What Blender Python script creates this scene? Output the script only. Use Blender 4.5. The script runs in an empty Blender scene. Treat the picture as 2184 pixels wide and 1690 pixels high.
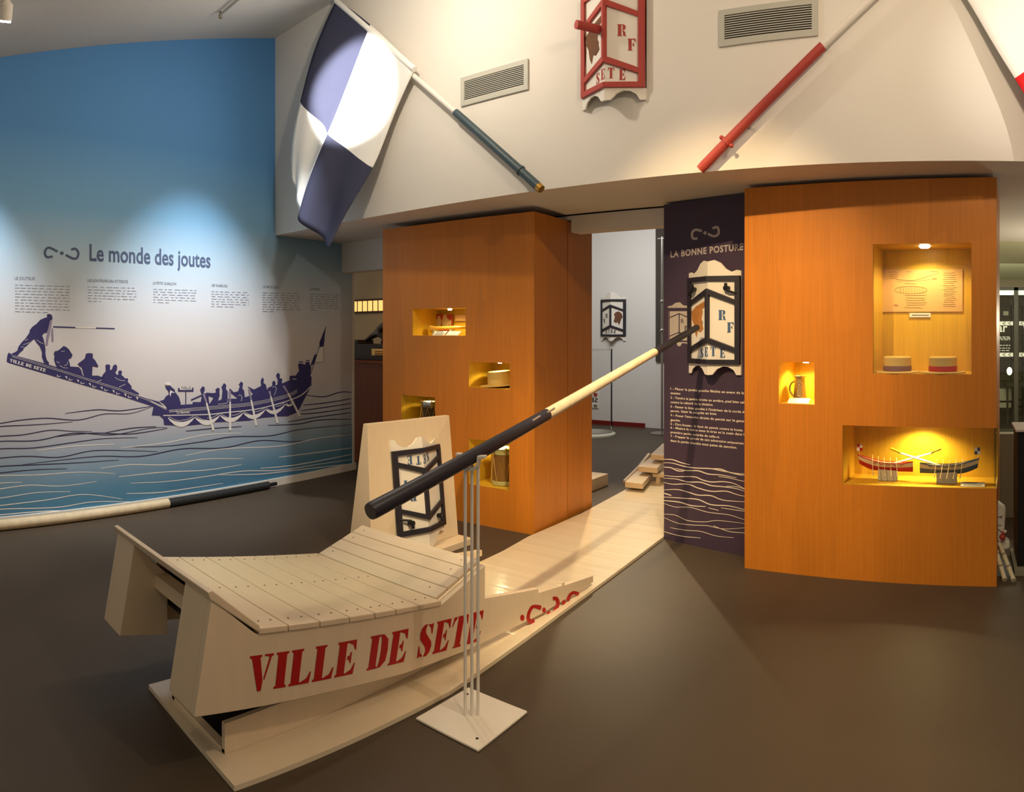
import bpy, bmesh, math, random
from mathutils import Vector, Matrix
random.seed(7)
SC = bpy.context.scene
COL = SC.collection
PI = math.pi

# ------------------------------------------------------------------ camera, world, lights, exposure
R_PX, HY, EYE, X0, A0 = 1500.0, 705.0, 1.6, 1092.0, 0.64   # cylindrical panorama: pixels per radian, horizon row, eye height
cam = bpy.data.cameras.new('camera')
cam.type = 'PANO'
cam.panorama_type = 'CENTRAL_CYLINDRICAL'
cam.central_cylindrical_range_u_min = -X0 / R_PX
cam.central_cylindrical_range_u_max = (2184 - X0) / R_PX
cam.central_cylindrical_range_v_min = (HY - 1690) / R_PX
cam.central_cylindrical_range_v_max = HY / R_PX
cam.central_cylindrical_radius = 1.0
cam.clip_start = 0.05
cam_ob = bpy.data.objects.new('camera', cam)
cam_ob.location = (0, 0, EYE)
cam_ob.rotation_euler = (PI / 2, 0, A0)
COL.objects.link(cam_ob)
SC.camera = cam_ob

SC.view_settings.view_transform = 'Standard'
SC.view_settings.look = 'None'
SC.view_settings.gamma = 1
SC.view_settings.use_curve_mapping = False
SC.view_settings.exposure = 0.8
SC.cycles.max_bounces = 5
SC.cycles.diffuse_bounces = 3
SC.cycles.glossy_bounces = 3
SC.cycles.transmission_bounces = 4
SC.cycles.transparent_max_bounces = 8
SC.cycles.caustics_reflective = False
SC.cycles.caustics_refractive = False
SC.cycles.sample_clamp_indirect = 4.0
SC.cycles.use_denoising = True

wd = bpy.data.worlds.new('room_air')
SC.world = wd
wd.use_nodes = True
wd.node_tree.nodes['Background'].inputs[0].default_value = (1.0, 0.86, 0.68, 1)
wd.node_tree.nodes['Background'].inputs[1].default_value = 0.2


def lamp(name, kind, loc, target, power, color, size=0.1, angle=60, blend=0.5, sx=None, sy=None):
    d = bpy.data.lights.new(name, kind)
    d.energy = power
    d.color = color
    if kind == 'SPOT':
        d.spot_size = math.radians(angle)
        d.spot_blend = blend
        d.shadow_soft_size = size
    elif kind == 'AREA':
        d.shape = 'RECTANGLE'
        d.size = sx
        d.size_y = sy
    else:
        d.shadow_soft_size = size
    o = bpy.data.objects.new(name, d)
    o.location = loc
    if target is not None:
        o.rotation_euler = (Vector(target) - Vector(loc)).to_track_quat('-Z', 'Y').to_euler()
    COL.objects.link(o)
    return o


WARM = (1.0, 0.70, 0.36)
SOFT = (1.0, 0.84, 0.64)
COOL = (0.86, 0.93, 1.0)
# added point fills that brighten ceiling and walls, not actual fixtures
lamp('room_fill', 'POINT', (-3.3, 3.0, 3.9), None, 30, (1.0, 0.88, 0.72), 0.06)
lamp('room_fill', 'POINT', (0.1, 2.2, 3.5), None, 44, (1.0, 0.80, 0.58), 0.06)
lamp('room_fill', 'POINT', (-1.6, -0.2, 2.9), None, 8, (1.0, 0.78, 0.52), 0.08)
# track spots, then lights of the back rooms and one fill
lamp('wall_spot', 'SPOT', (-4.45, 3.3, 4.2), (-5.9, 2.95, 0.7), 320, (0.95, 0.97, 1.0), 0.04, 54, 1.0)
lamp('wall_spot', 'SPOT', (-4.6, 0.95, 3.55), (-5.75, 0.6, 0.8), 130, (0.95, 0.97, 1.0), 0.04, 64, 0.9)
lamp('flag_spot', 'SPOT', (-5.05, 1.55, 3.78), (-4.62, 4.0, 3.64), 1100, (1, 0.97, 0.92), 0.03, 24, 0.5)
lamp('block_spot', 'SPOT', (-1.45, 1.5, 3.8), (-1.45, 4.6, 1.25), 330, WARM, 0.03, 44, 0.95)
lamp('left_block_spot', 'SPOT', (-2.6, 0.9, 3.6), (-3.5, 4.4, 0.35), 150, WARM, 0.04, 36, 0.9)
lamp('boat_spot', 'SPOT', (-0.7, 2.3, 3.5), (-2.75, 3.9, 0.0), 230, (1.0, 0.80, 0.50), 0.03, 44, 0.8)
lamp('floor_spot', 'SPOT', (0.2, 1.0, 3.3), (-0.35, 2.7, 0.0), 130, (1.0, 0.74, 0.40), 0.05, 62, 1.0)
lamp('deck_spot', 'SPOT', (-3.6, 0.4, 3.1), (-2.75, 1.9, 0.4), 55, (0.90, 1.0, 0.55), 0.05, 22, 0.9)
lamp('far_room_spot', 'SPOT', (-4.2, 7.55, 3.1), (-2.6, 5.2, 0.0), 220, (1.0, 0.78, 0.46), 0.03, 46, 0.8)
lamp('far_room_light', 'AREA', (-4.6, 8.2, 3.5), (-5.3, 9.5, 0), 40, (0.97, 0.96, 0.94), sx=2.0, sy=1.0)
lamp('red_flag_spot', 'SPOT', (1.6, 1.6, 3.6), (0.6, 4.0, 3.2), 110, (1, 0.9, 0.8), 0.02, 30, 0.9)
lamp('passage_light', 'SPOT', (-5.6, 5.35, 2.2), (-6.2, 6.4, 1.5), 12, WARM, 0.03, 100, 0.8)
lamp('reception_light', 'AREA', (0.6, 8.6, 2.35), (0.6, 9.2, 0), 34, (0.95, 1.0, 0.72), sx=1.2, sy=0.8)
lamp('reception_fill', 'POINT', (1.3, 6.9, 1.7), None, 26, (1.0, 0.86, 0.62), 0.04)  # added fill, brightens the soffit and entrance side behind the block


# ------------------------------------------------------------------ geometry helpers
def ray(x, y):
    a = (x - X0) / R_PX - A0
    return Vector((math.sin(a), math.cos(a), (HY - y) / R_PX))


EYEV = Vector((0, 0, EYE))


def onz(x, y, z=0.0):
    r = ray(x, y)
    return EYEV + r * ((z - EYE) / r.z)


def onx(x, y, X):
    r = ray(x, y)
    return EYEV + r * (X / r.x)


def ony(x, y, Y):
    r = ray(x, y)
    return EYEV + r * (Y / r.y)


class Frame:
    """a vertical plane through plan points p, q: u along, w into the wall, z up"""
    def __init__(s, p, q):
        s.p = Vector((p[0], p[1], 0))
        q = Vector((q[0], q[1], 0))
        s.len = (q - s.p).length
        s.u = (q - s.p).normalized()
        s.n = Vector((-s.u.y, s.u.x, 0))          # away from the viewer

    def pt(s, u, w, z):
        return s.p + s.u * u + s.n * w + Vector((0, 0, z))

    def hit(s, x, y, w=0.0):
        r = ray(x, y)
        o = s.p + s.n * w
        t = o.dot(s.n) / Vector((r.x, r.y, 0)).dot(s.n)
        return EYEV + r * t

    def uz(s, x, y, w=0.0):
        h = s.hit(x, y, w)
        return ((h - s.p).dot(s.u), h.z)


def wloc(o):
    v = Vector((0, 0, 0))
    while o:
        v += Vector(o.location)
        o = o.parent
    return v


class MB:
    def __init__(s):
        s.v = []
        s.f = []
        s.m = []

    def add(s, verts, faces, mi=0):
        b = len(s.v)
        s.v += [Vector(v) for v in verts]
        s.f += [[b + i for i in f] for f in faces]
        s.m += [mi] * len(faces)
        return s

    def hexa(s, a, mi=0):
        """8 corners: bottom loop 0-3, top loop 4-7"""
        return s.add(a, [(3, 2, 1, 0), (4, 5, 6, 7), (0, 1, 5, 4), (1, 2, 6, 5), (2, 3, 7, 6), (3, 0, 4, 7)], mi)

    def box(s, x0, x1, y0, y1, z0, z1, mi=0):
        return s.hexa([(x0, y0, z0), (x1, y0, z0), (x1, y1, z0), (x0, y1, z0), (x0, y0, z1), (x1, y0, z1), (x1, y1, z1), (x0, y1, z1)], mi)

    def fbox(s, F, u0, u1, w0, w1, z0, z1, mi=0):
        return s.hexa([F.pt(u0, w0, z0), F.pt(u1, w0, z0), F.pt(u1, w1, z0), F.pt(u0, w1, z0), F.pt(u0, w0, z1), F.pt(u1, w0, z1), F.pt(u1, w1, z1), F.pt(u0, w1, z1)], mi)

    def prism(s, poly, off, mi=0):
        n = len(poly)
        off = Vector(off)
        vs = [Vector(p) for p in poly] + [Vector(p) + off for p in poly]
        fs = [list(range(n))[::-1], list(range(n, 2 * n))] + [(i, (i + 1) % n, n + (i + 1) % n, n + i) for i in range(n)]
        return s.add(vs, fs, mi)

    def poly(s, pts, mi=0):
        return s.add(pts, [list(range(len(pts)))], mi)

    def tube(s, pts, rad, n=10, mi=0, cap=True, closed=False):
        pts = [Vector(p) for p in pts]
        k = len(pts)
        rs = rad if isinstance(rad, (list, tuple)) else [rad] * k
        vs, fs = [], []
        prev = None
        for i, p in enumerate(pts):
            if closed:
                t = pts[(i + 1) % k] - pts[i - 1]
            else:
                t = pts[min(i + 1, k - 1)] - pts[max(i - 1, 0)]
            t = t.normalized()
            if prev is None:
                a = Vector((0, 0, 1)) if abs(t.z) < 0.9 else Vector((1, 0, 0))
                e = t.cross(a).normalized()
            else:
                e = (prev - t * prev.dot(t)).normalized()
            prev = e
            g = t.cross(e)
            for j in range(n):
                q = 2 * PI * j / n
                vs.append(p + (e * math.cos(q) + g * math.sin(q)) * rs[i])
        for i in range(k if closed else k - 1):
            i2 = (i + 1) % k
            for j in range(n):
                fs.append((i * n + j, i * n + (j + 1) % n, i2 * n + (j + 1) % n, i2 * n + j))
        if cap and not closed:
            fs.append(list(range(n))[::-1])
            fs.append([(k - 1) * n + j for j in range(n)])
        return s.add(vs, fs, mi)

    def lathe(s, prof, M, n=28, mi=0, caps=True):
        """prof: (radius, height) list, M: matrix to world"""
        vs, fs = [], []
        k = len(prof)
        for r, h in prof:
            for j in range(n):
                q = 2 * PI * j / n
                vs.append(M @ Vector((r * math.cos(q), r * math.sin(q), h)))
        for i in range(k - 1):
            for j in range(n):
                fs.append((i * n + j, i * n + (j + 1) % n, (i + 1) * n + (j + 1) % n, (i + 1) * n + j))
        if caps:
            fs.append(list(range(n))[::-1])
            fs.append([(k - 1) * n + j for j in range(n)])
        return s.add(vs, fs, mi)

    def ball(s, c, r, n=12, mi=0, sc=(1, 1, 1)):
        c = Vector(c)
        prof = []
        k = n // 2
        for i in range(k + 1):
            q = -PI / 2 + PI * i / k
            prof.append((max(1e-4, r * math.cos(q)), r * math.sin(q)))
        return s.lathe(prof, Matrix.Translation(c) @ Matrix.Diagonal((sc[0], sc[1], sc[2], 1)), n, mi)

    def build(s, name, mats, parent=None, smooth=False, bevel=0, solid=0):
        me = bpy.data.meshes.new(name)
        off = wloc(parent) if parent else Vector((0, 0, 0))
        me.from_pydata([v - off for v in s.v], [], s.f)
        mats = mats if isinstance(mats, (list, tuple)) else [mats]
        for m in mats:
            me.materials.append(m)
        for p, mi in zip(me.polygons, s.m):
            p.material_index = mi
            p.use_smooth = smooth
        bm = bmesh.new()
        bm.from_mesh(me)
        if smooth or bevel:
            bmesh.ops.remove_doubles(bm, verts=bm.verts, dist=1e-5)
        bmesh.ops.recalc_face_normals(bm, faces=bm.faces)
        bm.to_mesh(me)
        bm.free()
        o = bpy.data.objects.new(name, me)
        COL.objects.link(o)
        if parent:
            o.parent = parent
        if smooth:
            try:
                me.set_sharp_from_angle(angle=math.radians(42))
            except Exception:
                pass
        if bevel:
            b = o.modifiers.new('edge', 'BEVEL')
            b.width = bevel
            b.segments = 2
            b.limit_method = 'ANGLE'
            b.angle_limit = math.radians(50)
        if solid:
            b = o.modifiers.new('thickness', 'SOLIDIFY')
            b.thickness = solid
            b.offset = 0
        return o


def tag(o, label=None, cat=None, group=None, kind=None):
    if label: o['label'] = label
    if cat: o['category'] = cat
    if group: o['group'] = group
    if kind: o['kind'] = kind
    return o


def thing(name, loc, label, cat, group=None):
    o = bpy.data.objects.new(name, None)
    o.empty_display_size = 0.1
    o.location = loc
    COL.objects.link(o)
    return tag(o, label, cat, group)


def struct(o, label=None):
    o['kind'] = 'structure'
    if label: o['label'] = label
    return o


# ------------------------------------------------------------------ materials
def lin(c):
    return tuple((x / 255 / 12.92 if x / 255 <= 0.04045 else ((x / 255 + 0.055) / 1.055) ** 2.4) for x in c) + (1,)


def mat(name, rgb, rough=0.6, spec=0.3, metal=0.0, var=0.0, vscale=8.0, bump=0.0, bscale=60.0, emit=0.0, stretch=None):
    m = bpy.data.materials.new(name)
    m.use_nodes = True
    nt = m.node_tree
    b = nt.nodes['Principled BSDF']
    b.inputs['Base Color'].default_value = lin(rgb)
    b.inputs['Roughness'].default_value = rough
    b.inputs['Specular IOR Level'].default_value = spec
    b.inputs['Metallic'].default_value = metal
    if emit:
        b.inputs['Emission Color'].default_value = lin(rgb)
        b.inputs['Emission Strength'].default_value = emit
    if var or bump:
        tc = nt.nodes.new('ShaderNodeTexCoord')
        mp = nt.nodes.new('ShaderNodeMapping')
        nt.links.new(tc.outputs['Object'], mp.inputs[0])
        if stretch: mp.inputs['Scale'].default_value = stretch
    if var:
        no = nt.nodes.new('ShaderNodeTexNoise')
        no.inputs['Scale'].default_value = vscale
        no.inputs['Detail'].default_value = 6
        nt.links.new(mp.outputs[0], no.inputs['Vector'])
        mx = nt.nodes.new('ShaderNodeMix')
        mx.data_type = 'RGBA'
        c = lin(rgb)
        mx.inputs[6].default_value = tuple(min(1, x * (1 + var)) for x in c[:3]) + (1,)
        mx.inputs[7].default_value = tuple(x * (1 - var) for x in c[:3]) + (1,)
        nt.links.new(no.outputs[0], mx.inputs[0])
        nt.links.new(mx.outputs[2], b.inputs['Base Color'])
    if bump:
        n2 = nt.nodes.new('ShaderNodeTexNoise')
        n2.inputs['Scale'].default_value = bscale
        n2.inputs['Detail'].default_value = 4
        nt.links.new(mp.outputs[0], n2.inputs['Vector'])
        bp = nt.nodes.new('ShaderNodeBump')
        bp.inputs['Strength'].default_value = bump
        bp.inputs['Distance'].default_value = 0.02
        nt.links.new(n2.outputs[0], bp.inputs['Height'])
        nt.links.new(bp.outputs[0], b.inputs['Normal'])
    return m


def wood_mat(name, rgb, rough=0.4):
    """orange veneer: upright grain plus wide veneer leaves of slightly different tone"""
    m = bpy.data.materials.new(name)
    m.use_nodes = True
    nt = m.node_tree
    b = nt.nodes['Principled BSDF']
    b.inputs['Roughness'].default_value = rough
    b.inputs['Specular IOR Level'].default_value = 0.3
    tc = nt.nodes.new('ShaderNodeTexCoord')
    mp = nt.nodes.new('ShaderNodeMapping')
    mp.inputs['Scale'].default_value = (26, 26, 0.7)
    nt.links.new(tc.outputs['Object'], mp.inputs[0])
    no = nt.nodes.new('ShaderNodeTexNoise')
    no.inputs['Scale'].default_value = 3.0
    no.inputs['Detail'].default_value = 8
    nt.links.new(mp.outputs[0], no.inputs['Vector'])
    mp2 = nt.nodes.new('ShaderNodeMapping')
    mp2.inputs['Scale'].default_value = (4.5, 4.5, 0.55)
    nt.links.new(tc.outputs['Object'], mp2.inputs[0])
    vo = nt.nodes.new('ShaderNodeTexVoronoi')
    vo.distance = 'CHEBYCHEV'
    vo.inputs['Scale'].default_value = 1.0
    nt.links.new(mp2.outputs[0], vo.inputs['Vector'])
    sep = nt.nodes.new('ShaderNodeSeparateColor')
    nt.links.new(vo.outputs['Color'], sep.inputs[0])
    mul = nt.nodes.new('ShaderNodeMath')
    mul.operation = 'MULTIPLY_ADD'
    mul.inputs[1].default_value = 0.34
    nt.links.new(sep.outputs[0], mul.inputs[0])
    nt.links.new(no.outputs[0], mul.inputs[2])
    cr = nt.nodes.new('ShaderNodeValToRGB')
    c = lin(rgb)
    e = cr.color_ramp.elements
    e[0].position = 0.25
    e[0].color = tuple(x * 0.86 for x in c[:3]) + (1,)
    e[1].position = 1.0
    e[1].color = tuple(min(1, x * 1.14) for x in c[:3]) + (1,)
    nt.links.new(mul.outputs[0], cr.inputs[0])
    nt.links.new(cr.outputs[0], b.inputs['Base Color'])
    return m


def glass_mat(name, tint=(1, 1, 1), gloss=0.06, ior=1.3):
    m = bpy.data.materials.new(name)
    m.use_nodes = True
    nt = m.node_tree
    nt.nodes.remove(nt.nodes['Principled BSDF'])
    out = nt.nodes['Material Output']
    tr = nt.nodes.new('ShaderNodeBsdfTransparent')
    tr.inputs[0].default_value = tuple(tint) + (1,)
    gl = nt.nodes.new('ShaderNodeBsdfGlossy')
    gl.inputs['Roughness'].default_value = 0.02
    fr = nt.nodes.new('ShaderNodeFresnel')
    fr.inputs[0].default_value = ior
    mx = nt.nodes.new('ShaderNodeMixShader')
    ad = nt.nodes.new('ShaderNodeMath')
    ad.operation = 'ADD'
    ad.inputs[1].default_value = gloss - 0.04
    ad.use_clamp = True
    nt.links.new(fr.outputs[0], ad.inputs[0])
    nt.links.new(ad.outputs[0], mx.inputs[0])
    nt.links.new(tr.outputs[0], mx.inputs[1])
    nt.links.new(gl.outputs[0], mx.inputs[2])
    nt.links.new(mx.outputs[0], out.inputs[0])
    return m


M_white_wall = mat('painted_plaster', (226, 220, 210), 0.85, 0.2, var=0.03, vscale=2, bump=0.03, bscale=120)
M_ceiling = mat('ceiling_plaster', (214, 210, 203), 0.9, 0.1, var=0.05, vscale=30, bump=0.06, bscale=150)
M_floor = mat('grey_linoleum', (78, 67, 54), 0.5, 0.25, var=0.12, vscale=2.2, bump=0.02, bscale=220)
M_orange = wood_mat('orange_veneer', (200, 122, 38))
M_niche = wood_mat('lit_veneer', (216, 172, 46))  # block veneer with the yellow niche light mixed into its colour
M_brown = wood_mat('brown_veneer', (120, 62, 32))
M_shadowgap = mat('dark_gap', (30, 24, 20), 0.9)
M_boat = mat('white_painted_boards', (228, 208, 178), 0.35, 0.4, var=0.05, vscale=5, stretch=(1, 6, 1))
M_board = mat('white_gloss_sheet', (234, 218, 188), 0.16, 0.5, bump=0.35, bscale=1.0, stretch=(0.5, 9, 1))
M_white = mat('white_paint', (234, 228, 216), 0.45, 0.35, var=0.04, vscale=12)
M_red = mat('red_paint', (176, 26, 24), 0.45)
M_wallred = mat('hazed_red_paint', (170, 68, 60), 0.42)  # red paled so the colour carries lamp flare and haze
M_navy = mat('dark_navy_paint', (40, 38, 48), 0.42, 0.35, var=0.2, vscale=25)
M_blue = mat('blue_lettering', (70, 96, 132), 0.5)
M_black = mat('black_paint', (22, 20, 22), 0.45)
M_wear = mat('worn_wood', (178, 120, 62), 0.8, var=0.35, vscale=30)
M_wearbrown = mat('worn_brown_wood', (110, 74, 50), 0.8, var=0.35, vscale=30)
M_lancewood = mat('peeling_white_wood', (214, 196, 160), 0.6, var=0.25, vscale=18)
M_lanceblue = mat('blue_lance_paint', (64, 80, 86), 0.45)
M_brass = mat('brass', (196, 150, 70), 0.3, 0.5, metal=0.9)
M_steel = mat('steel', (170, 168, 162), 0.3, 0.5, metal=0.9)
M_vent = mat('vent_metal', (186, 184, 172), 0.5)
M_ventdark = mat('vent_shadow', (60, 54, 46), 0.9)
M_panel = mat('aubergine_print', (70, 56, 74), 0.5, 0.3)
M_print = mat('cream_print', (236, 222, 200), 0.6)
M_printgrey = mat('greyish_print', (188, 178, 170), 0.6)
M_mural = mat('indigo_print', (62, 58, 104), 0.7, 0.2)
M_muralgrey = mat('slate_print', (84, 98, 128), 0.7, 0.2)
M_muralmauve = mat('mauve_print', (150, 138, 160), 0.7, 0.2)
M_muralwhite = mat('white_print', (232, 228, 220), 0.7, 0.2)
M_muralline = mat('dark_wave_print', (62, 60, 84), 0.7, 0.2)
M_clothwhite = mat('white_flag_cloth', (240, 238, 232), 0.8, 0.1)
M_clothnavy = mat('navy_flag_cloth', (64, 66, 86), 0.8, 0.1, var=0.08, vscale=5)
M_clothred = mat('red_flag_cloth', (214, 40, 42), 0.8, 0.1)
M_straw = mat('straw', (222, 190, 110), 0.7, 0.2, var=0.15, vscale=60, stretch=(1, 1, 8))
M_ribbonmauve = mat('mauve_ribbon', (126, 92, 92), 0.6)
M_ribbonred = mat('red_ribbon', (190, 44, 26), 0.6)
M_card = mat('white_card', (240, 236, 224), 0.6)
M_cardink = mat('card_ink', (90, 82, 74), 0.7)
M_paper = mat('aged_paper', (222, 180, 116), 0.7, var=0.08, vscale=6)
M_ink = mat('sepia_ink', (136, 92, 52), 0.8)
M_pewter = mat('pewter', (140, 122, 84), 0.35, 0.5, metal=0.7, bump=0.4, bscale=90)
M_drum = mat('drum_shell', (132, 94, 40), 0.4, 0.5)
M_drumhoop = mat('drum_hoop', (176, 172, 108), 0.35, 0.5)
M_cord = mat('drum_cord', (214, 172, 92), 0.6)
M_skinprint = mat('figure_print', (218, 196, 140), 0.6)
M_modelred = mat('model_red', (190, 36, 24), 0.35)
M_modelblue = mat('model_blue', (66, 84, 112), 0.35)
M_cream = mat('model_cream', (236, 212, 166), 0.45)
M_yellow = mat('model_yellow', (236, 190, 30), 0.45)
M_acrylic = mat('frosted_acrylic', (206, 204, 186), 0.2)
M_greywall = mat('grey_green_paint', (128, 124, 104), 0.8)
M_darkmetal = mat('dark_bronze_metal', (74, 66, 54), 0.45)
M_bamboo = mat('bamboo', (206, 198, 170), 0.5, var=0.12, vscale=20)
M_bronze = mat('dark_bronze', (38, 30, 26), 0.4, 0.4)
M_stained = mat('stained_plaster', (196, 178, 150), 0.85, var=0.16, vscale=2.5)
M_redbase = mat('dark_red_skirting', (120, 30, 26), 0.5)
M_glass = glass_mat('clear_glass')
M_glassdoor = glass_mat('door_glass', (0.9, 0.9, 0.82), 0.07)
M_acryl = glass_mat('clear_acrylic', (0.97, 0.97, 0.97), 0.04, 1.08)
M_lampglow = mat('lamp_glow', (255, 244, 214), emit=9.0)
M_lampglow2 = mat('ceiling_lamp_glow', (255, 250, 235), emit=14.0)
M_softglow = mat('backlit_screen', (255, 206, 120), emit=0.6)
M_downglow = mat('reception_lamp_glow', (255, 255, 225), emit=4.0)
M_dimglow = mat('reception_bulb', (255, 250, 220), emit=2.2)


def mural_wall_mat():
    """printed wall covering: blue sky at the top, pale middle, blue sea below (by height)"""
    m = bpy.data.materials.new('mural_wallcovering')
    m.use_nodes = True
    nt = m.node_tree
    b = nt.nodes['Principled BSDF']
    b.inputs['Roughness'].default_value = 0.75
    b.inputs['Specular IOR Level'].default_value = 0.2
    tc = nt.nodes.new('ShaderNodeTexCoord')
    sp = nt.nodes.new('ShaderNodeSeparateXYZ')
    nt.links.new(tc.outputs['Object'], sp.inputs[0])
    dv = nt.nodes.new('ShaderNodeMath')
    dv.operation = 'DIVIDE'
    dv.inputs[1].default_value = 4.7
    nt.links.new(sp.outputs['Z'], dv.inputs[0])
    cr = nt.nodes.new('ShaderNodeValToRGB')
    e = cr.color_ramp.elements
    stops = [(0.0, (64, 118, 152)), (0.05, (92, 138, 166)), (0.10, (144, 166, 182)), (0.16, (188, 188, 194)), (0.23, (210, 204, 200)), (0.32, (218, 214, 212)),
             (0.40, (206, 214, 222)), (0.48, (172, 200, 220)), (0.56, (122, 172, 210)), (0.70, (86, 140, 194)), (1.0, (74, 126, 182))]
    e[0].position, e[0].color = stops[0][0], lin(stops[0][1])
    e[1].position, e[1].color = stops[-1][0], lin(stops[-1][1])
    for p, c in stops[1:-1]:
        k = e.new(p)
        k.color = lin(c)
    nt.links.new(dv.outputs[0], cr.inputs[0])
    nt.links.new(cr.outputs[0], b.inputs['Base Color'])
    return m


M_muralwall = mural_wall_mat()


# ------------------------------------------------------------------ lettering helpers
def font_polys(body, shear=0.0, spacing=1.0, bold=0.0):
    cu = bpy.data.curves.new('type', 'FONT')
    cu.body = body
    cu.size = 1.0
    cu.shear = shear
    cu.space_character = spacing
    cu.resolution_u = 3
    cu.offset = bold
    o = bpy.data.objects.new('type', cu)
    COL.objects.link(o)
    bpy.context.view_layer.update()
    dg = bpy.context.evaluated_depsgraph_get()
    me = bpy.data.meshes.new_from_object(o.evaluated_get(dg))
    vs = [(v.co.x, v.co.y) for v in me.vertices]
    fs = [tuple(p.vertices) for p in me.polygons]
    bpy.data.objects.remove(o)
    bpy.data.curves.remove(cu)
    bpy.data.meshes.remove(me)
    return vs, fs


def font_on(mb, body, a, b, up, cap, mi=0, bold=0.014, spacing=1.0):
    """flat lettering from point a to point b (baseline), cap height along unit vector up"""
    vs, fs = font_polys(body, spacing=spacing, bold=bold)
    xs = [v[0] for v in vs]
    x0, x1 = min(xs), max(xs)
    a, b, up = Vector(a), Vector(b), Vector(up)
    k = (b - a) / (x1 - x0)
    mb.add([a + k * (x - x0) + up * (y / 0.69 * cap) for x, y in vs], fs, mi)


STEM = [(0, 1), (.40, 1), (.40, .95), (.34, .92), (.34, .08), (.40, .05), (.40, 0), (0, 0), (0, .05), (.06, .08), (.06, .92), (0, .95)]
ARM_T = [(.40, 1), (.68, 1), (.70, .70), (.66, .70), (.56, .87), (.40, .93)]
ARM_B = [(.40, 0), (.68, 0), (.72, .32), (.68, .32), (.58, .14), (.40, .07)]
ARM_M = [(.40, .56), (.47, .55), (.51, .66), (.55, .66), (.55, .34), (.51, .34), (.47, .45), (.40, .44)]
GLYPH = {
    'V': (.74, [[(-.02, 1), (.36, 1), (.36, .95), (.31, .92), (.44, .28), (.42, .04), (.40, 0), (.30, 0), (.05, .92), (-.02, .95)],
                [(.44, 1), (.72, 1), (.72, .95), (.66, .92), (.49, .28), (.46, .34), (.59, .92), (.52, .95), (.44, .95)]]),
    'I': (.42, [STEM]),
    'L': (.72, [STEM, ARM_B]),
    'E': (.74, [STEM, ARM_T, ARM_M, ARM_B]),
    'D': (.78, [STEM, [(.42, 1), (.54, .98), (.72, .82), (.76, .5), (.72, .18), (.54, .02), (.42, 0), (.42, .07), (.46, .2), (.48, .5), (.46, .8), (.42, .93)]]),
    'S': (.68, [[(.03, .72), (.07, .9), (.2, 1), (.33, 1), (.28, .90), (.27, .82), (.32, .70), (.60, .42), (.64, .28), (.58, .1), (.46, 0), (.31, 0), (.36, .08), (.38, .18), (.33, .30), (.07, .55)],
                [(.38, 1), (.48, .97), (.60, 1), (.60, .66), (.56, .66), (.49, .86), (.38, .94)],
                [(.26, 0), (.16, .03), (.04, 0), (.04, .36), (.08, .36), (.15, .14), (.26, .06)]]),
    'T': (.78, [[(.2, 1), (.56, 1), (.52, .95), (.52, .08), (.58, .05), (.58, 0), (.18, 0), (.18, .05), (.24, .08), (.24, .95)],
                [(.17, 1), (.02, 1), (-.02, .7), (.02, .7), (.09, .87), (.17, .93)], [(.59, 1), (.74, 1), (.78, .7), (.74, .7), (.67, .87), (.59, .93)]]),
    'R': (.78, [STEM, [(.42, 1), (.56, .98), (.70, .88), (.70, .64), (.58, .53), (.42, .5), (.42, .56), (.46, .62), (.46, .88), (.42, .94)],
                [(.42, .46), (.58, .44), (.68, .34), (.69, .1), (.76, .06), (.76, 0), (.58, 0), (.50, .06), (.48, .34), (.42, .40)]]),
    'F': (.72, [STEM, ARM_T, ARM_M]),
    ' ': (.34, []),
}


def stencil(mb, word, fn, slant=0.0, gap=0.07, mi=0, thick=None):
    """stencil lettering; fn maps (s in 0..1 along the word, t in 0..1 up) to a point"""
    w = sum(GLYPH[c][0] + gap for c in word) - gap
    x = 0
    for c in word:
        for poly in GLYPH[c][1]:
            mb.poly([fn((x + p[0] + slant * (p[1] - 0.5)) / w, p[1]) for p in poly], mi)
        x += GLYPH[c][0] + gap


def stroke(mb, pts, w, fn, mi=0):
    """flat brush stroke along 2D points, width w (number or list), fn maps 2D to 3D"""
    P = [Vector((p[0], p[1])) for p in pts]
    k = len(P)
    ws = w if isinstance(w, (list, tuple)) else [w] * k
    L, Rr = [], []
    for i in range(k):
        t = (P[min(i + 1, k - 1)] - P[max(i - 1, 0)]).normalized()
        n = Vector((-t.y, t.x)) * ws[i] / 2
        L.append(fn(*(P[i] + n)))
        Rr.append(fn(*(P[i] - n)))
    vs = L + Rr
    mb.add(vs, [(i, i + 1, k + i + 1, k + i) for i in range(k - 1)], mi)


def smooth_line(pts, n=5):
    """Catmull-Rom through 2D points"""
    out = []
    P = [Vector((p[0], p[1])) for p in pts]
    for i in range(len(P) - 1):
        p0, p1, p2, p3 = P[max(i - 1, 0)], P[i], P[i + 1], P[min(i + 2, len(P) - 1)]
        for j in range(n):
            t = j / n
            out.append(0.5 * ((2 * p1) + (p2 - p0) * t + (2 * p0 - 5 * p1 + 4 * p2 - p3) * t * t + (3 * p1 - p0 - 3 * p2 + p3) * t ** 3))
    out.append(P[-1])
    return out


def disc2d(cx, cy, r, n=16, ry=None):
    return [(cx + r * math.cos(2 * PI * i / n), cy + (ry or r) * math.sin(2 * PI * i / n)) for i in range(n)]


# ------------------------------------------------------------------ the room
BW = Frame((-5.637, 1.159), (-6.169, 5.304))     # blue wall, seen left to right
CEIL = lambda x, y: 4.56 + 0.27 * (y - 3.86) + 0.015 * (x + 6)

m = MB()
m.box(-9.5, 4.5, -3.2, 18, -0.1, 0)
struct(m.build('floor', M_floor), 'dark grey linoleum floor')

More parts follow.
